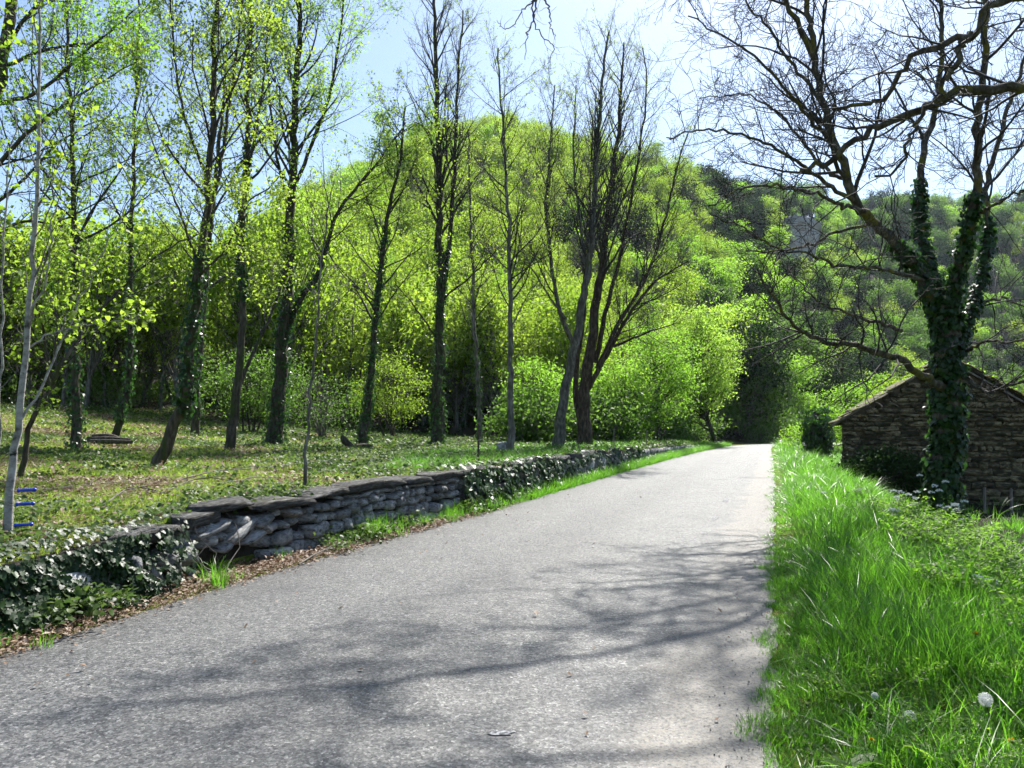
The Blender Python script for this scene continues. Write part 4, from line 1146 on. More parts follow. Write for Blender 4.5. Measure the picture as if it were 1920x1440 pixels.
while r < 470:
    sp_ = 3.4 + r * .0125
    naz = int(1.75 * r / sp_)
    for k in range(naz):
        az = -.85 + 1.75 * (k + rng.uniform(-.4, .4)) / naz
        rr_ = r + rng.uniform(-.5, .5) * sp_
        x, y = rr_ * sin(az), rr_ * cos(az)
        px = 960 + FPX * x / y
        if px < -260 or px > 2200: continue
        r0 = np.interp(px, RPX, RR0); r1 = np.interp(px, RPX, RR1)
        if rr_ < r0 - 2 or rr_ > r1 * 1.06 or not ok_ground(x, y): continue
        hz_ = .5 + .5 * vnoise(x, y, 26, 8) + rng.normal() * .18
        py_ = HZ - FPX * (float(gz(x, y)) + 7 - EYE) / y
        if 1458 < px < 1540 and 395 < py_ < 520 and abs(rr_ - CLR) < 45: continue          # bare rock face
        if 1330 < px < 1440 and 320 < py_ < 440 and rng.uniform() < .8: i_ = 6   # dark evergreens on the shoulder
        elif px > 1390 and rr_ < 150 and px < 1560: i_ = rng.choice([6, 6, 4, 6, 3])
        elif rng.uniform() < .10: i_ = 7
        elif px > 1340 and rr_ > 120: i_ = rng.choice([3, 3, 6, 4, 6, 3, 1, 5])
        elif rr_ < 95 and px < 1300: i_ = rng.choice([8, 9, 0, 1, 8, 9])
        elif hz_ > .80 and px > 1200: i_ = 6
        elif hz_ > .5 and px > 1050: i_ = rng.choice([3, 4, 5, 3, 5, 6])
        elif hz_ > .75: i_ = rng.choice([3, 4, 1])
        else: i_ = rng.choice([0, 1, 2, 0, 2, 8])
        pts.append((x, y, float(gz(x, y)) - .3)); idx.append(i_)
    r += sp_ * .85
n = len(pts)
sc_ = rng.uniform(.62, 1.32, n) * np.interp(np.hypot([p[0] for p in pts], [p[1] for p in pts]), [45, 60, 80, 150, 450], [1.12, .9, .8, .85, 1.25])
scatter('wooded_hillside', pts, zrot(n, .05), np.stack([sc_, sc_, sc_ * rng.uniform(.85, 1.2, n)], 1), idx, HT, 'spring green wood covering the hills behind the road')
# thicket closing the wood behind the lawn and along the road bend
pts, idx = [], []
for k in range(430):
    px = rng.uniform(-150, 1560)
    r0 = np.interp(px, RPX, RR0)
    rr_ = r0 + rng.uniform(-5, 13)
    c = hypot(1, (px - 960) / FPX); y = rr_ / c; x = (px - 960) / FPX * y
    if px < 1000 and (rng.uniform() < .85 or rr_ < r0 + 3): continue
    if not ok_ground(x, y): continue
    pts.append((x, y, float(gz(x, y)) - .2)); idx.append(10 + int(rng.integers(2)))
for k in range(46):
    y = rng.uniform(41, 74); x = float(fW(y)) - rng.uniform(2.6, 9)
    pts.append((x, y, float(gz(x, y)) - .2)); idx.append(10 + int(rng.integers(2)))
n = len(pts); sc_ = rng.uniform(.55, 1.15, n)
scatter('woodland_thicket', pts, zrot(n, .05), sc_, idx, HT, 'dark undergrowth along the foot of the wooded hill')

# pale cliff on the far hill
g0 = P(1498, 452, CLP[1] - 3.)
cl = stone_variant(91, 9, .12, .035)
cv = np.empty(len(cl.vertices) * 3, np.float32); cl.vertices.foreach_get('co', cv); cv = cv.reshape(-1, 3)
cv[:, 0] += .22 * vnoise(cv[:, 2], cv[:, 1], .12, 3) * .3; cv[:, 1] += .12 * vnoise(cv[:, 0], cv[:, 2], .13, 5)
cl.vertices.foreach_set('co', cv.ravel()); cl.update()
o = link('cliff', cl, M['cliff'])
o.location = (g0[0], g0[1] + 4, g0[2]); kk = CLP[1] / 262.; o.scale = (9.5 * kk, 14 * kk, 16 * kk); o.rotation_euler = (.1, .22, .15)
tag(o, kind='structure')

# ================================================================== STONE BARN
hc = P(1580, 890, 26.); hx0, hy0 = hc[0], 26.
ax = math.atan2(.40, .92)                 # barn axis leans right of the view direction
broot = thing('stone_barn', 'old stone barn with mossy stone roof in shade right of the road', 'barn', (hx0, hy0, 0), rz=-.10)
WID, DEPTH = 6.75, 8.5
z0 = float(gz(hx0 + 2, hy0)) - .25
ze, za = 1.74, 3.76
def barn_part(name, V, m, quads=None, tris=None):
    return link(name, mesh_np(name, np.array(V), quads=quads, tris=tris), m, broot)
sk = .40 / .92
def B_(x, y, z): return (x + sk * y, y, z)
# walls: thick shells
def wall_prism(name, poly, y0, y1, m):
    n = len(poly)
    V = [B_(x, y0, z) for x, z in poly] + [B_(x, y1, z) for x, z in poly]
    me = bpy.data.meshes.new(name)
    me.from_pydata(V, [], [list(range(n)), list(range(2 * n - 1, n - 1, -1))] + [[i, i + n, (i + 1) % n + n, (i + 1) % n] for i in range(n)])
    return link(name, me, m, broot)
wall_prism('gable_wall', [(0, z0), (WID, z0), (WID, ze), (WID / 2, za), (0, ze)], .07, .5, M['render_coat'])
wall_prism('rear_gable_wall', [(0, z0), (WID, z0), (WID, ze), (WID / 2, za), (0, ze)], DEPTH - .5, DEPTH, M['render_coat'])
wall_prism('side_wall', [(0, z0), (.45, z0), (.45, ze - .02), (0, ze - .02)], .503, DEPTH - .503, M['render_coat'])
wall_prism('side_wall', [(WID - .45, z0), (WID, z0), (WID, ze - .02), (WID - .45, ze - .02)], .503, DEPTH - .503, M['render_coat'])
HV = [stone_variant(120 + s, 2, .3, .1) for s in range(9)]
for s in HV: s.materials.append(M['house_stone'])
z = z0 + .12
cnt = 0
while z < za - .1:
    h = rng.uniform(.13, .21) if z > .2 else rng.uniform(.17, .24)
    x = rng.uniform(0, .1)
    half = 0. if z + h < ze else (z + h - ze) / (za - ze) * WID / 2
    x += half
    xe = WID - half
    while x < xe - .1:
        w = rng.uniform(.18, .62) * (1.25 if z < .2 else 1)
        w = min(w, xe - x)
        if w > .1 and cnt < 296 and not (z < .35 and .45 < x < 2.6):
            o = bpy.data.objects.new('stone', HV[rng.integers(9)]); COL.objects.link(o); o.parent = broot
            o.location = B_(x + w / 2, .07 + rng.uniform(-.012, .016), z + h / 2)
            o.scale = (w * .99, rng.uniform(.13, .22), h * .98 * rng.uniform(.78, 1.1)); o.rotation_euler = (rng.normal() * .03, rng.normal() * .06, rng.normal() * .05)
            cnt += 1
        x += w
    z += h
for k in range(8):                              # dressed corner stones
    o = bpy.data.objects.new('quoin', HV[k % 9]); COL.objects.link(o); o.parent = broot
    o.location = B_(.13 + .06 * (k % 2), .1, z0 + .2 + k * .235); o.scale = (.34 + .1 * (k % 2), .24, .225)
# roof slopes with stone slates
RS = [stone_variant(140 + s, 3, .08, .05) for s in range(5)]
for s in RS: s.materials.append(M['roof'])
pitch = math.atan2(za - ze, WID / 2)
for sd in (-1, 1):
    ex, rx_ = (-.28, WID / 2) if sd < 0 else (WID + .28, WID / 2)
    ez = ze - .28 * tan(pitch)
    V = []
    for y in (-.14, DEPTH + .15):
        V += [B_(ex, y, ez + .01), B_(rx_, y, za + .01), B_(rx_, y, za + .07), B_(ex, y, ez + .07)]
    me = bpy.data.meshes.new('roof_boards')
    me.from_pydata(V, [], [(0, 1, 2, 3), (7, 6, 5, 4), (0, 4, 5, 1), (1, 5, 6, 2), (2, 6, 7, 3), (3, 7, 4, 0)])
    link('roof_boards', me, M['wood'], broot)
    nrow = 12
    for i in range(nrow):
        t = (i + .5) / nrow
        for j in range(9):
            o = bpy.data.objects.new('roof_slate', RS[rng.integers(5)]); COL.objects.link(o); o.parent = broot
            yy_ = -.12 + .36 + j * .8 + rng.uniform(-.12, .12)
            o.location = B_(ex + (rx_ - ex) * t, yy_, ez + (za - ez) * t + .115 + rng.uniform(-.03, .045))
            o.scale = (abs(rx_ - ex) / nrow * 1.55 / cos(pitch), .84, .05 * rng.uniform(.8, 1.5))
            o.rotation_euler = (rng.normal() * .02, (-pitch if sd < 0 else pitch) + (.07 if sd < 0 else -.07) + rng.normal() * .05, rng.normal() * .10)
rp, rf_ = [], []
for k in range(520):
    sd = 1 if k % 3 else -1
    t = rng.uniform(.35 if sd > 0 else .05, 1.); y_ = rng.uniform(-.15, 1.6)
    ex = -.28 if sd < 0 else WID + .28
    rp.append(B_(ex + (WID / 2 - ex) * t, y_, ze - .28 * tan(pitch) + (za - ze + .28 * tan(pitch)) * t + .13 + abs(rng.normal()) * (.10 if sd > 0 else .035)))
tag(link('roof_plants', leaf_mesh('roof_plants', np.array(rp), .085, DIAMOND, .8), M['leaf_lush'], broot), kind='stuff')
for k, (px, h, py) in enumerate(((1846, .75, 938), (1896, .7, 942))):
    b = P(px, py, 23.); b[2] = float(gz(b[0], b[1]))
    T = Wood(); T.add([b - (0, 0, .2), b + (0, 0, .25), b + (.01, 0, h)], [.045, .043, .04], 6)
    T.add([b + (.01, 0, h), b + (.01, 0, h + .01)], [.04, .002], 6)
    o = link('wooden_stake', T.mesh('wooden_stake', b), M['wood'], None, b)
    tag(o, ('weathered wooden stake in front of the barn, nearer the ivied trunk', 'weathered wooden stake in front of the barn, nearer the right picture edge')[k], 'stake', 'stakes in front of the barn')

# ================================================================== GROUND COVER
def blade_mesh(name, n, h, spread, width, rs, lean=.5, seg=4, dead=0):
    V, Q, T = [], [], []
    for k in range(n):
        a = rs.uniform(0, 2 * pi); rr_ = spread * math.sqrt(rs.uniform())
        p = np.array((rr_ * cos(a), rr_ * sin(a), -.02))
        la = a + rs.normal() * .8; ll = lean * rs.uniform(.15, 1.3)
        hh = h * rs.uniform(.5, 1.15); w = width * rs.uniform(.6, 1.2)
        dr = np.array((cos(la), sin(la), 0)); sd = np.array((-sin(la + rs.normal() * .6), cos(la), 0))
        o_ = len(V)
        for i in range(seg + 1):
            t = i / seg
            c = p + dr * hh * ll * t ** 2 + np.array((0, 0, hh * (t - .28 * ll * t ** 2.4)))
            if i < seg:
                ww = w * (1 - t ** 1.6) * (.75 + .5 * min(t * 3, .5))
                V += [c - sd * ww / 2, c + sd * ww / 2]
            else: V.append(c)
        for i in range(seg - 1): Q.append((o_ + 2 * i, o_ + 2 * i + 1, o_ + 2 * i + 3, o_ + 2 * i + 2))
        T.append((o_ + 2 * seg - 2, o_ + 2 * seg - 1, o_ + 2 * seg))
    return mesh_np(name, V, quads=Q, tris=T, smooth=True)
rs = seeded(900)
GRASS = proto_collection('grass_tuft', [(blade_mesh('grass_tuft', 17, .40, .10, .0085, rs, .6), M['grass']) for k in range(4)] +
                         [(blade_mesh('grass_tuft', 22, .20, .10, .007, rs, .6, 3), M['grass']) for k in range(3)] +
                         [(blade_mesh('grass_tuft', 7, .66, .06, .010, rs, .9, 5), M['grass']) for k in range(2)])
def fern_leaf(rs, n=8, L=.30):
    """ferny cow parsley leaf sprays on thin stalks"""
    P_, S_, W_ = [], [], Wood()
    for k in range(n):
        a = rs.uniform(0, 2 * pi); ln = L * rs.uniform(.6, 1.2); h = ln * rs.uniform(.5, 1.)
        q, _ = spline([(0, 0, 0), (cos(a) * ln * .35, sin(a) * ln * .35, h * .7), (cos(a) * ln, sin(a) * ln, h)], 6)
        W_.add(q, np.linspace(.0028, .0012, 6), 3)
        sd = np.array((-sin(a), cos(a), 0))
        for t in np.linspace(.35, 1, 7):
            j = t * 5; i0 = min(int(j), 4); c = q[i0] + (q[i0 + 1] - q[i0]) * (j - i0)
            for s in (-1, 1):
                for m_ in (1, 2, 3):
                    P_.append(c + sd * s * m_ * .026 * (1.3 - t) * 1.4 + np.array((cos(a), sin(a), 0)) * .012 * m_ + rs.normal(size=3) * .004)
    lm = leaf_mesh('f', np.array(P_), .034, DIAMOND, 1.6)
    wv = W_.mesh('w'); nv = len(wv.vertices)
    V = np.empty(nv * 3, np.float32); wv.vertices.foreach_get('co', V)
    Vl = np.empty(len(lm.vertices) * 3, np.float32); lm.vertices.foreach_get('co', Vl)
    qd = np.empty(len(wv.loops), np.int32); wv.loops.foreach_get('vertex_index', qd)
    tr = np.empty(len(lm.loops), np.int32); lm.loops.foreach_get('vertex_index', tr)
    return mesh_np('fern_leaf', np.concatenate([V.reshape(-1, 3), Vl.reshape(-1, 3)]), quads=qd.reshape(-1, 4), tris=tr.reshape(-1, 3) + nv)
FERN = proto_collection('parsley_leaf', [(fern_leaf(rs), M['fern']) for k in range(4)])
def patch(rs, n, rad, zs, size, shape, up):
    p = np.stack([rs.normal(size=n) * rad, rs.normal(size=n) * rad, np.abs(rs.normal(size=n)) * zs + .01], 1)
    return leaf_mesh('leaf_patch', p, size, shape, up)
COVER = proto_collection('ground_cover', [(patch(rs, 26, .13, .035, .050, HEART, 1.3), M['ground_leaf']) for k in range(4)] +
                         [(blade_mesh('lawn_tuft', 22, .10, .12, .006, rs, .8, 2), M['grass_lawn']) for k in range(4)] +
                         [(patch(rs, 14, .13, .02, .06, DIAMOND, 1.6), M['litter']) for k in range(3)])

# tall grass of the right verge
def verge_points(n, y0, y1, e0, e1, pw=1.):
    y = y0 + (y1 - y0) * rng.uniform(0, 1, n) ** pw
    e = e0 + (e1 - e0) * rng.uniform(0, 1, n)
    if e0 < .5: e = e + .05 + .12 * vnoise(y, y * .4, .45, 12) + .07 * vnoise(y, y, .16, 13)
    x = fR(y) + e
    keep = ~((y > 15.4) & (y < 27) & (e > 2.3 + .5 * vnoise(x, y, 1.3, 3)) & (rng.uniform(size=n) < .9)) & ~((x > hx0 - .1 + (y - hy0) * sk) & (x < hx0 + WID + .3 + (y - hy0) * sk) & (y > hy0 - .1) & (y < hy0 + DEPTH))
    return x[keep], y[keep], e[keep]
PT, RT, ST, IX = [], [], [], []
def add_grass(x, y, sc, ix, tilt=.12):
    PT.append(np.stack([x, y, gz(x, y)], 1)); RT.append(zrot(len(x), tilt)); ST.append(sc); IX.append(ix)
for (n, y0, y1, e1, pw) in ((3600, 1.6, 9, 5.5, 1.), (4200, 9, 20, 8, 1.), (4600, 20, 42, 14, 1.), (3000, 42, 75, 30, 1.)):
    x, y, e = verge_points(n, y0, y1, -.03, e1, pw)
    dens = 1 - .45 * sstep(2.0, 4.0, e) * (y < 18)
    k = rng.uniform(0, 1, len(x)) < dens
    x, y, e = x[k], y[k], e[k]
    hgt = .35 + .62 * sstep(.0, .8, e) + .22 * vnoise(x, y, .9, 2)
    hgt = hgt * np.interp(y, [3, 12, 30, 70], [1, .85, .75, .9])
    hgt = hgt * np.where(y < 4.4, .55 + .45 * sstep(.5, 1.5, e), 1)
    wd = np.interp(y, [3, 12, 30, 70], [1, 1.25, 1.9, 3.0])
    ix = np.where(rng.uniform(size=len(x)) < .1, rng.integers(7, 9, len(x)), rng.integers(0, 4, len(x)))
    ix = np.where(e < .35, rng.integers(4, 7, len(x)), ix)
    add_grass(x, y, np.stack([wd, wd, hgt * rng.uniform(.75, 1.25, len(x)) * np.sqrt(wd)], 1), ix)
# grass between wall and road further off, and along the wall foot
y = rng.uniform(13.6, 60, 2600) ; t = rng.uniform(0, 1, len(y)); x = fL(y) + .05 + (fW(y) + .02 - fL(y)) * t
wd = np.interp(y, [12, 30, 70], [1., 1.5, 2.4])
add_grass(x, y, np.stack([wd, wd, rng.uniform(.3, .85, len(y)) * np.sqrt(wd)], 1), rng.integers(0, 7, len(y)))
for px, py, k, s in ((410, 1098, 9, .75), (515, 1052, 5, .55), (700, 1010, 12, .9), (722, 1005, 10, 1.), (650, 1022, 6, .7), (800, 985, 9, .7), (850, 972, 16, .8), (835, 978, 10, .7), (770, 992, 8, .6), (15, 1215, 6, .5), (715, 930, 5, .7), (930, 945, 14, .9), (985, 930, 12, .9), (1040, 912, 10, .8), (630, 1035, 4, .5)):
    g0 = hit(px, py)
    x = g0[0] + rng.normal(size=k) * .09; y = g0[1] + rng.normal(size=k) * .09
    add_grass(x, y, rng.uniform(.7, 1.2, k) * s, rng.integers(0, 4, k))
# sunny grass strip on top of the bank behind the far wall
y = rng.uniform(14.5, 60, 3000); d = rng.uniform(.25, 4.5, len(y)) * np.interp(y, [14, 22, 60], [.35, 1, 1.3]); x = fW(y) - d
wd = np.interp(y, [12, 30, 70], [1., 1.5, 2.4])
add_grass(x, y, np.stack([wd, wd, rng.uniform(.35, .8, len(y)) * np.sqrt(wd)], 1), rng.integers(0, 7, len(y)))
scatter('verge_grass', np.concatenate(PT), np.concatenate(RT), np.concatenate([np.repeat(s[:, None], 3, 1) if s.ndim == 1 else s for s in ST]), np.concatenate(IX), GRASS, 'lush bright green grass along the road verges')
x, y, e = verge_points(1500, 2.2, 10, -.12, .55)
n = len(x)
scatter('verge_weeds', np.stack([x, y, gz(x, y)], 1), zrot(n, .2), np.stack([rng.uniform(.35, .7, n)] * 2 + [rng.uniform(.22, .5, n)], 1), rng.integers(4, 7, n), GRASS, 'short moss and grass along the ragged road edge')
x, y, e = verge_points(130, 2.2, 4.8, .2, 3.2)
n = len(x)
scatter('corner_weeds', np.stack([x, y, gz(x, y) + rng.uniform(0, .05, n)], 1), zrot(n, .3), rng.uniform(.35, .6, n), rng.integers(0, 4, n), FERN, 'low feathery weeds in the grass at the lower right')
x, y, e = verge_points(260, 2.2, 9, -.02, 2.2)
n = len(x)
scatter('clover_patches', np.stack([x, y, gz(x, y) + rng.uniform(0, .03, n)], 1), zrot(n, .2), rng.uniform(.2, .42, n), rng.integers(0, 4, n), COVER, 'small round leaved weeds between the grass')
# cow parsley foliage on the outer verge
x, y, e = verge_points(3600, 3.2, 15.2, 1.5, 7.5, 1.1)
k = rng.uniform(size=len(x)) < sstep(1.3, 3., e) * (.5 + .5 * (vnoise(x, y, 1.1, 9) > -.2))
x, y, e = x[k], y[k], e[k]
n = len(x)
scatter('parsley_foliage', np.stack([x, y, gz(x, y) + rng.uniform(.0, .12, n)], 1), zrot(n, .15), rng.uniform(.7, 1.4, n) * np.where(y > 12, .75, 1), rng.integers(0, 4, n), FERN, 'feathery light green foliage on the right verge')

# lawn under the trees: low leaves, short grass, dead leaves
def lawn_points(n, y0, y1, dmax):
    y = rng.uniform(y0, y1, n); d = .3 + dmax * rng.uniform(0, 1, n) ** 1.15
    x = fW(y) - d
    px = 960 + FPX * x / y
    k = (px > -120)
    return x[k], y[k]
PT, RT, ST, IX = [], [], [], []
for (n, y0, y1, dm, s) in ((5200, 4.5, 13, 9, .9), (7800, 13, 28, 20, 1.25), (8200, 28, 52, 32, 1.9)):
    x, y = lawn_points(n, y0, y1, dm)
    pn = vnoise(x, y, 2.2, 4) + rng.normal(size=len(x)) * .35
    px = 960 + FPX * x / y
    pn = pn + np.interp(px, [100, 450, 700, 1000], [-.5, -.1, .35, .3])
    ix = np.where(pn > .25, rng.integers(0, 4, len(x)), np.where(pn > -1.0, rng.integers(4, 8, len(x)), rng.integers(8, 11, len(x))))
    ix = np.where(rng.uniform(size=len(x)) < .22, rng.integers(4, 11, len(x)), ix)
    PT.append(np.stack([x, y, gz(x, y)], 1)); RT.append(zrot(len(x), .08)); ST.append(s * rng.uniform(.7, 1.3, len(x))); IX.append(ix)
scatter('lawn_cover', np.concatenate(PT), np.concatenate(RT), np.concatenate(ST), np.concatenate(IX), COVER, 'low leaves, short grass and dead leaves under the trees')
# dead leaves along the wall foot
n = 1500
y = 4.8 + 11 * rng.uniform(0, 1, n) ** 1.3; t = rng.uniform(-.12, 1.1, n); x = fL(y) + (fW(y) - fL(y)) * t
scatter('leaf_litter', np.stack([x, y, np.maximum(gz(x, y), 0) + .015], 1), zrot(n, .1), rng.uniform(.45, .9, n) * np.where(t < .1, .6, 1), rng.integers(8, 11, n), COVER, 'dry brown leaves along the foot of the wall')
n = 90
y = 4 + 14 * rng.uniform(0, 1, n); t = np.concatenate([rng.uniform(0, .25, 60), rng.uniform(0, 1, 30)]); x = fL(y) + (fR(y) - fL(y)) * t
LEAF1 = proto_collection('fallen_leaf', [(patch(rs, 1, .01, .004, .055, DIAMOND, 2.), M['litter']) for k in range(4)])
scatter('fallen_leaves', np.stack([x, y, road_z(x, y) + .006], 1), zrot(n, .1), rng.uniform(.6, 1.1, n), rng.integers(0, 4, n), LEAF1, 'single dry leaves blown onto the road')
# crumbs of grit along the ragged right road edge
GRIT = proto_collection('grit', [(stone_variant(200 + k, 2, .4, .12), M['stone']) for k in range(3)])
n = 700
y = 2.4 + 14 * rng.uniform(0, 1, n) ** 1.4; x = fR(y) + rng.normal(size=n) * .16 - .12
scatter('road_grit', np.stack([x, y, np.full(n, .016)], 1), rng.uniform(0, 6.28, (n, 3)), rng.uniform(.003, .008, n), rng.integers(0, 3, n), GRIT, 'loose grit on the crumbled right edge of the road')

# ivy over the broken left end of the wall and over the middle stretch
def wall_ivy(label, n, y0, y1, zf, seedn, size, bulge, dens):
    rs = seeded(seedn)
    y = rs.uniform(y0, y1, n); u = rs.uniform(0, 1, n)
    k = dens(y, u) > rs.uniform(0, 1, n)
    y, u = y[k], u[k]; n = len(y)
    h = hW(y) * 1.04
    tt = np.stack([np.stack(wall_frame(v)[1:], 0)[0] for v in y])
    base = np.stack([fW(y), y, u * h], 1)
    off = bulge * (1 - u) * (.6 + .5 * vnoise(y, u, .25, 2)) + .05 + .05 * rs.uniform(size=n)
    top = u > .93
    off = np.where(top, rs.uniform(-.5, .1, n), off)
    p = base + tt * off[:, None]
    p[:, 2] = np.where(top, h + .02 + .05 * rs.uniform(size=n), p[:, 2] + .02)
    nrm = tt * 1.0 + np.array((0, 0, .35)); nrm[top] += (0, 0, 1.2)
    b = np.array((float(fW((y0 + y1) / 2)), (y0 + y1) / 2, 0))
    root = thing('ivy_plant', label, 'ivy', b)
    tag(link('leaves', leaf_mesh('leaves', p, size, IVY, origin=b, frames=hang_frames(nrm)), M['ivy_wall'], root), kind='stuff')
    W_ = Wood()
    for q in range(16):
        yy_ = rs.uniform(y0 + .1, y1 - .1); pp = [np.array((float(fW(yy_)) + .1 + bulge * .5, yy_, .02))]
        for s in range(5):
            yy_ += rs.normal() * .12
            z_ = (s + 1) / 5 * float(hW(yy_))
            pp.append(np.array((float(fW(yy_)) + .06 + bulge * .5 * (1 - (s + 1) / 5), yy_, z_)))
        W_.add(pp, np.linspace(.008, .003, 6), 4)
    link('stems', W_.mesh('stems', b), M['twig'], root)
wall_ivy('dense glossy dark ivy spilling over the broken left end of the wall', 5600, 5.0, 8.3, 1, 41, .047, .40,
         lambda y, u: np.where(y < 7.3, 1., np.where(u > .4, .6, .35) * np.clip((8.1 - y) / 1.0, .0, 1)))
wall_ivy('pale green ivy and weeds hiding the middle stretch of the wall', 3600, 14.0, 20.5, 1, 42, .085, .3, lambda y, u: .55 + .45 * vnoise(y, u * 3, .5, 7))
wall_ivy('sparse dark ivy clinging to the far stretch of the wall', 1500, 20.5, 33, 1, 43, .12, .15, lambda y, u: .35 + .5 * vnoise(y, u * 4, .8, 6))
# low weeds at the wall foot (leafy)
PT, IX = [], []
for px, py, k in ((90, 1165, 26), (160, 1150, 18), (690, 1015, 14), (640, 1030, 8), (760, 995, 10), (905, 955, 22), (950, 940, 20), (870, 965, 16)):
    g0 = hit(px, py)
    PT.append(np.stack([g0[0] + rng.normal(size=k) * .16, g0[1] + rng.normal(size=k) * .16, np.full(k, .05) + rng.uniform(0, .12, k)], 1))
PT = np.concatenate(PT); n = len(PT)
scatter('foot_weeds', PT, zrot(n, .3), rng.uniform(.6, 1.1, n), rng.integers(0, 4, n), COVER, 'small leafy weeds at the foot of the wall')

# ------------------------------------------------------------------ single plants on the right verge
def small_plant(name, label, cat, b, wood_items, parts, group=None):
    root = thing(name, label, cat, b, group)
    if wood_items:
        W_ = Wood()
        for q, r_ in wood_items: W_.add(q, r_, 5)
        link('stem', W_.mesh('stem'), M['stem'], root)
    for nm, me, m_ in parts: link(nm, me, M[m_], root)
    return root
def ball_fluff(c, r_, n, rs):
    d = rs.normal(size=(n, 3)); d /= np.linalg.norm(d, axis=1, keepdims=True)
    W_ = Wood()
    for v in d: W_.add([c, c + v * r_ * .8], [.0004, .0004], 3)
    p = c + d * r_ * rs.uniform(.75, 1., (n, 1))
    return p, d, W_
for k, (px, py, hgt, dep, lab) in enumerate(((1705, 1345, .30, 3.9, 'white dandelion seed clock on a bare stalk at the lower right'), (1848, 1312, .33, 3.75, 'pale dandelion clock half hidden in grass near the right edge'),
                                             (1640, 1305, .30, 4.1, 'small half bare dandelion head left of the white seed clock'))):
    tip = P(px, py, dep); b = np.array((tip[0] + .03, tip[1] + .03, float(gz(tip[0], tip[1]))))
    rs = seeded(800 + k); t_ = tip - b
    q, _ = spline([(0, 0, 0), t_ * .5 + np.array((.012, 0, .01)), t_], 7)
    p, d, W_ = ball_fluff(t_, (.031, .031, .014)[k], 150, rs)
    R = np.stack([np.cross(d, rs.normal(size=d.shape))] * 3, -1)
    a = np.cross(d, rs.normal(size=d.shape)); a /= np.linalg.norm(a, axis=1, keepdims=True); fr = np.stack([a, np.cross(d, a), d], -1)
    star = (np.array([(0, 0, 0), (.5, .1, .1), (.5, -.1, .1), (-.1, .5, .1), (.1, .5, .1), (-.5, -.1, .1), (-.5, .1, .1), (.1, -.5, .1), (-.1, -.5, .1)]), np.array([(0, 1, 2), (0, 3, 4), (0, 5, 6), (0, 7, 8)]))
    fl = leaf_mesh('seed_head', p, .018, star, frames=fr)
    root = small_plant('dandelion_clock', lab, 'dandelion', b, [(q, np.full(7, .0028))], [('seed_head', fl, 'seed')])
    link('seed_stalks', W_.mesh('seed_stalks'), M['seed'], root)
for k, (px, py, dep, lab) in enumerate(((1830, 1190, 4.7, 'yellow dandelion flower among the ferny foliage near the right edge'), (1896, 1393, 3.6, 'yellow flower low in the grass at the lower right corner'),
                                        (1634, 1388, 3.7, 'small orange yellow bud at the bottom edge near the road'))):
    tip = P(px, py, dep); b = np.array((tip[0] - .02, tip[1] + .02, float(gz(tip[0], tip[1])))); t_ = tip - b
    rs = seeded(820 + k)
    q, _ = spline([(0, 0, 0), t_ * .5, t_], 6)
    n = 70; a = rs.uniform(0, 2 * pi, n); el = rs.uniform(.15, 1.3, n)
    d = np.stack([np.cos(a) * np.cos(el), np.sin(a) * np.cos(el), np.sin(el)], 1)
    s_ = np.stack([-np.sin(a), np.cos(a), 0 * a], 1); fr = np.stack([s_, d, np.cross(s_, d)], -1)
    small_plant('dandelion', lab, 'dandelion', b, [(q, np.full(6, .0025))], [('petals', leaf_mesh('petals', np.repeat(t_[None], n, 0), (.022, .022, .013)[k], DIAMOND, frames=fr), 'yellow')])
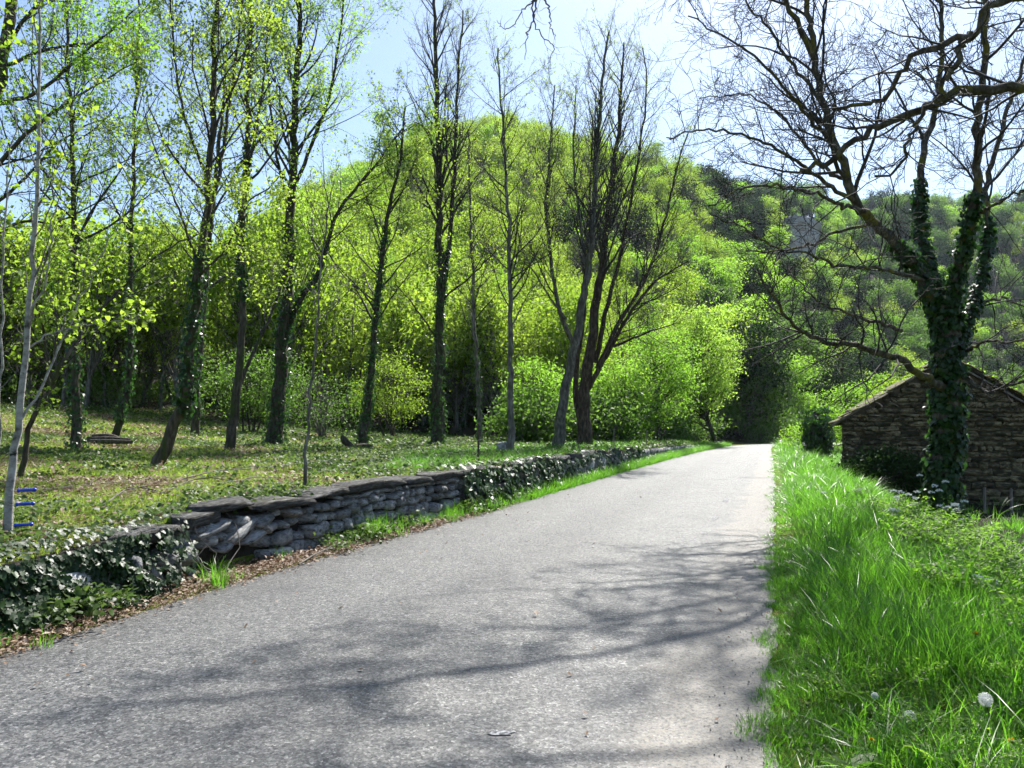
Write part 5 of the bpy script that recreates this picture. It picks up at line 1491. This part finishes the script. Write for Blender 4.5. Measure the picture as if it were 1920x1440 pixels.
# cow parsley flower stems
cps = [(1690, 925, 13.0, .95, 'tall cow parsley with white flower heads, topmost one left of the ivied trunk'), (1725, 893, 13.6, 1.1, 'tallest white cow parsley touching the left side of the ivied trunk'),
       (1773, 905, 12.4, 1.0, 'white cow parsley in front of the ivied trunk base'), (1612, 918, 14.5, .9, 'cow parsley with small white heads in front of the dark bramble'),
       (1680, 962, 11.4, .8, 'cow parsley with pale buds below the dark bramble, near the verge'), (1790, 950, 11.2, .8, 'cow parsley right of the ivied trunk base with pale head'), (1495, 825, 30., .8, 'small white umbel plant at the far verge near the road bend'),
       (1832, 1105, 6.4, .62, 'single white cow parsley head among ferns near the right edge'), (1545, 925, 14., .62, 'leafy green parsley stalk at the verge edge left of the bramble')]
for k, (px, py, dep, hh, lab) in enumerate(cps):
    tip = P(px, py, dep); b = np.array((tip[0] + .05, tip[1], float(gz(tip[0] + .05, tip[1]))))
    rs = seeded(840 + k); t_ = tip - b
    if t_[2] < .3: t_[2] = .3
    st = []; W_ = []
    q, _ = spline([(0, 0, 0), t_ * .5 + np.array((.03, 0, 0)), t_], 9)
    W_.append((q, np.linspace(.006, .003, 9)))
    heads = [t_]
    lv = []
    for s in range(4):
        f = rs.uniform(.45, .85); c = q[int(f * 8)]; a = rs.uniform(0, 2 * pi); ln = t_[2] * rs.uniform(.2, .38)
        e = c + np.array((cos(a) * ln * .7, sin(a) * ln * .5, ln * .75))
        W_.append((spline([c, (c + e) / 2 + np.array((cos(a), sin(a), 0)) * .03, e], 5)[0], np.linspace(.003, .0018, 5)))
        heads.append(e)
        lv.append(c + rs.normal(size=(14, 3)) * .035)
    for s in range(5):
        c = q[1 + s]; lv.append(c + rs.normal(size=(22, 3)) * np.array((.09, .09, .04)))
    FP = []
    for hd in heads:
        nu = 9
        for u_ in range(nu):
            a = u_ / nu * 2 * pi; rr_ = (.052 if u_ % 2 else .034) if u_ else 0
            c = hd + np.array((cos(a) * rr_, sin(a) * rr_, (.028 if not u_ % 2 else .016) + .006 * rs.normal()))
            W_.append((np.array([hd, c]), np.array([.001, .001])))
            FP.append(c + rs.normal(size=(11, 3)) * np.array((.007, .007, .005)))
    fl = leaf_mesh('flowers', np.concatenate(FP), .012 if dep < 9 else .016, DIAMOND, .6)
    small_plant('cow_parsley', lab, 'wildflower', b, W_, [('flowers', fl, 'white'), ('leaves', leaf_mesh('leaves', np.concatenate(lv), .05, DIAMOND, .9), 'fern')], 'cow parsley on the right verge')
# broad dandelion leaf rosettes at the bottom right
for k, (px, py, dep, lab) in enumerate(((1600, 1425, 3.5, 'rosette of toothed dandelion leaves at the bottom edge beside the road'), (1755, 1400, 3.55, 'broad leaf rosette below the white seed clock'), (1838, 1425, 3.4, 'broad leaf rosette in the bottom right corner'))):
    g0 = P(px, py, dep); g0[2] = float(gz(g0[0], g0[1])) + .02
    rs = seeded(860 + k); V, Tt = [], []
    for l in range(11):
        a = rs.uniform(0, 2 * pi); ln = rs.uniform(.14, .24); wv = ln * .2; up = rs.uniform(.5, 1.1)
        o_ = len(V); d = np.array((cos(a), sin(a), 0)); s_ = np.array((-sin(a), cos(a), 0))
        m_ = 7
        for i in range(m_ + 1):
            t = i / m_; c = d * ln * t * .8 + np.array((0, 0, ln * up * (t - .5 * t * t)))
            w_ = wv * sin(pi * min(t ** .7, .97)) * (1.0 if i % 2 else .72)
            V += [c - s_ * w_, c - np.array((0, 0, .006)), c + s_ * w_]
        for i in range(m_):
            q = o_ + 3 * i
            Tt += [(q, q + 1, q + 4), (q, q + 4, q + 3), (q + 1, q + 2, q + 5), (q + 1, q + 5, q + 4)]
    o = link('leaf_rosette', mesh_np('leaf_rosette', V, tris=Tt, smooth=True), M['fern'], None, g0)
    tag(o, lab, 'plant')

# ------------------------------------------------------------------ electric fence: blue insulated gate handles, wires, stakes
g0 = hit(10, 1003); Dp = g0[1] - .08
for k, (x0, x1, py, lab) in enumerate(((33, 68, 920, 'topmost of three blue fence gate handles on the pale sapling'), (30, 65, 946, 'middle one of three blue fence gate handles on the pale sapling'), (27, 62, 985, 'lowest of three blue fence gate handles on the pale sapling'))):
    a, b_ = P(x0, py, Dp), P(x1, py - 2, Dp - .02); c = (a + b_) / 2; d = b_ - a; Ln = np.linalg.norm(d); d /= Ln
    root = thing('fence_gate_handle', lab, 'handle', c, 'blue electric fence gate handles')
    prof = [(0, .006), (.02, .019), (.09, .02), (.13, .013)] + [(.16 + .62 * i / 12, .0165 if i % 2 else .0125) for i in range(13)] + [(.82, .013), (.87, .02), (.95, .019), (1, .005)]
    W_ = Wood(); W_.add([a - c + d * Ln * t for t, r_ in prof], [r_ for t, r_ in prof], 14)
    link('grip', W_.mesh('grip'), M['blue'], root)
    W_ = Wood(); W_.add([a - c, a - c - d * .05, a - c - d * .075 + np.array((0, 0, .012)), a - c - d * .06 + np.array((0, 0, .024))], [.0022] * 4, 5)
    link('hook', W_.mesh('hook'), M['metal'], root)
    far = np.array((float(fW(17.)) - .6, 17., float(hW(17.)) + .55 - .18 * k))
    if k < 2:
        W_ = Wood(); q, _ = spline([b_, (b_ + far) / 2 - np.array((0, 0, .05)), far], 12)
        W_.add(q, np.full(12, .0009), 4)
        o = link('fence_wire', W_.mesh('fence_wire', b_), M['metal'], None, b_)
        tag(o, ('thin fence wire running from the topmost blue insulator', 'thin fence wire running from the middle blue insulator')[k], 'wire', 'fence wires')
for k, (px, pt, pb_, lean_, lab) in enumerate(((897, 795, 872, 0, 'dark fence stake rising from the bank left of the straight slender trunk'), (1092, 822, 852, -14, 'short leaning fence stake in front of the thick reddish trunk'),
                                               (1134, 824, 846, -12, 'leaning fence stake right of the thick reddish trunk'), (1151, 800, 846, 0, 'upright thin fence stake right of the leaning stake'), (1212, 806, 840, 0, 'thin fence stake on the mossy far stretch of wall'))):
    g0 = hit(px, pb_); tp = P(px + lean_, pt, g0[1])
    W_ = Wood(); q = np.array([g0 - (0, 0, .2), (g0 + tp) / 2, tp]); W_.add(q, [.03, .028, .024] if k == 0 else [.02, .019, .017], 6)
    W_.add([tp, tp + (0, 0, .012)], [.024 if k == 0 else .017, .002], 6)
    tag(link('fence_stake', W_.mesh('fence_stake', g0), M['wood' if k != 0 else 'bark'], None, g0), lab, 'stake', 'fence stakes on the bank')
# stump, log, stone block on the lawn
g0 = hit(668, 842)
W_ = Wood(); q, _ = spline([g0 + (-.1, 0, -.1), g0 + (-.25, 0, .15), g0 + (-.42, -.05, .32), g0 + (-.5, 0, .5)], 7); W_.add(q, [.2, .16, .12, .11, .12, .1, .02], 9)
q, _ = spline([g0 + (-.1, 0, .0), g0 + (.25, .1, .1), g0 + (.6, .2, .05)], 5); W_.add(q, [.14, .12, .1, .08, .02], 8)
tag(link('tree_stump', W_.mesh('tree_stump', g0, .08), M['bark'], None, g0), 'small dark broken stump at the foot of the leaning ivy wrapped trunk', 'stump')
g0 = hit(205, 834)
W_ = Wood()
for s in range(5):
    q = [g0 + (-.7 + s * .1, .1 * s - .2, .08 + .07 * (s % 3)), g0 + (0, .1 * s - .2, .1 + .08 * (s % 3)), g0 + (.75 - .12 * s, .1 * s - .15, .08 + .06 * (s % 2))]
    W_.add(spline(q, 6)[0], np.linspace(.09, .06, 6), 7)
tag(link('log_heap', W_.mesh('log_heap', g0, .05), M['bark'], None, g0), 'small heap of dark logs at the foot of the slim bent trunk', 'logs')
g0 = hit(944, 850)
o = link('stone_block', stone_variant(95, 4, .3, .05), M['stone']); o.location = (g0[0], g0[1], g0[2] + .15); o.scale = (.42, .36, .42)
tag(o, 'square stone block at the foot of the straight slender trunk', 'stone')
# fallen twigs on the lawn and litter strip
for k, pp in enumerate((((300, 930), (380, 905), (470, 912)), ((190, 955), (250, 925), (330, 935)), ((420, 925), (470, 905), (540, 900)), ((560, 1064), (600, 1048), (640, 1030)), ((150, 1140), (230, 1118), (320, 1100)), ((330, 905), (420, 890), (520, 885)))):
    pts_ = [hit(*p) + (0, 0, .03 + .05 * (i == 1)) for i, p in enumerate(pp)]
    q, _ = spline(pts_, 9); W_ = Wood(); W_.add(q, np.linspace(.013, .005, 9), 5)
    c = q[4]; e = c + (q[6] - c) * 1.2 + np.array((.1, .12, .05)); W_.add([c, (c + e) / 2 + (0, 0, .02), e], [.007, .005, .003], 4)
    tag(link('fallen_branch', W_.mesh('fallen_branch', pts_[0]), M['twig'], None, pts_[0]), ('thin fallen branch on the lawn above the leaning wall slabs', 'curved fallen branch on the lawn right of the blue gate handles', 'fallen branch on the lawn behind the coping, left of the thin crooked sapling',
        'pale stick lying in dead leaves at the wall foot', 'thin stick lying along the road edge below the dense ivy', 'long fallen branch on the lawn near the thick leaning trunk')[k], 'branch', 'fallen branches')

# ------------------------------------------------------------------ air: thin spring haze between here and the far hills
V = [(x, y, z) for z in (-6., 185.) for x, y in ((-760, -120), (860, -120), (860, 700), (-760, 700))]
me = bpy.data.meshes.new('haze')
me.from_pydata(V, [], [(3, 2, 1, 0), (4, 5, 6, 7), (0, 1, 5, 4), (1, 2, 6, 5), (2, 3, 7, 6), (3, 0, 4, 7)])
m, nt, out = mat('haze_air')
pv = N(nt, 'ShaderNodeVolumePrincipled')
pv.inputs['Color'].default_value = (.72, .84, 1., 1)
pv.inputs['Density'].default_value = HAZE
pv.inputs['Anisotropy'].default_value = .25
nt.links.new(pv.outputs[0], out.inputs['Volume'])
tag(link('haze', me, m), kind='stuff')
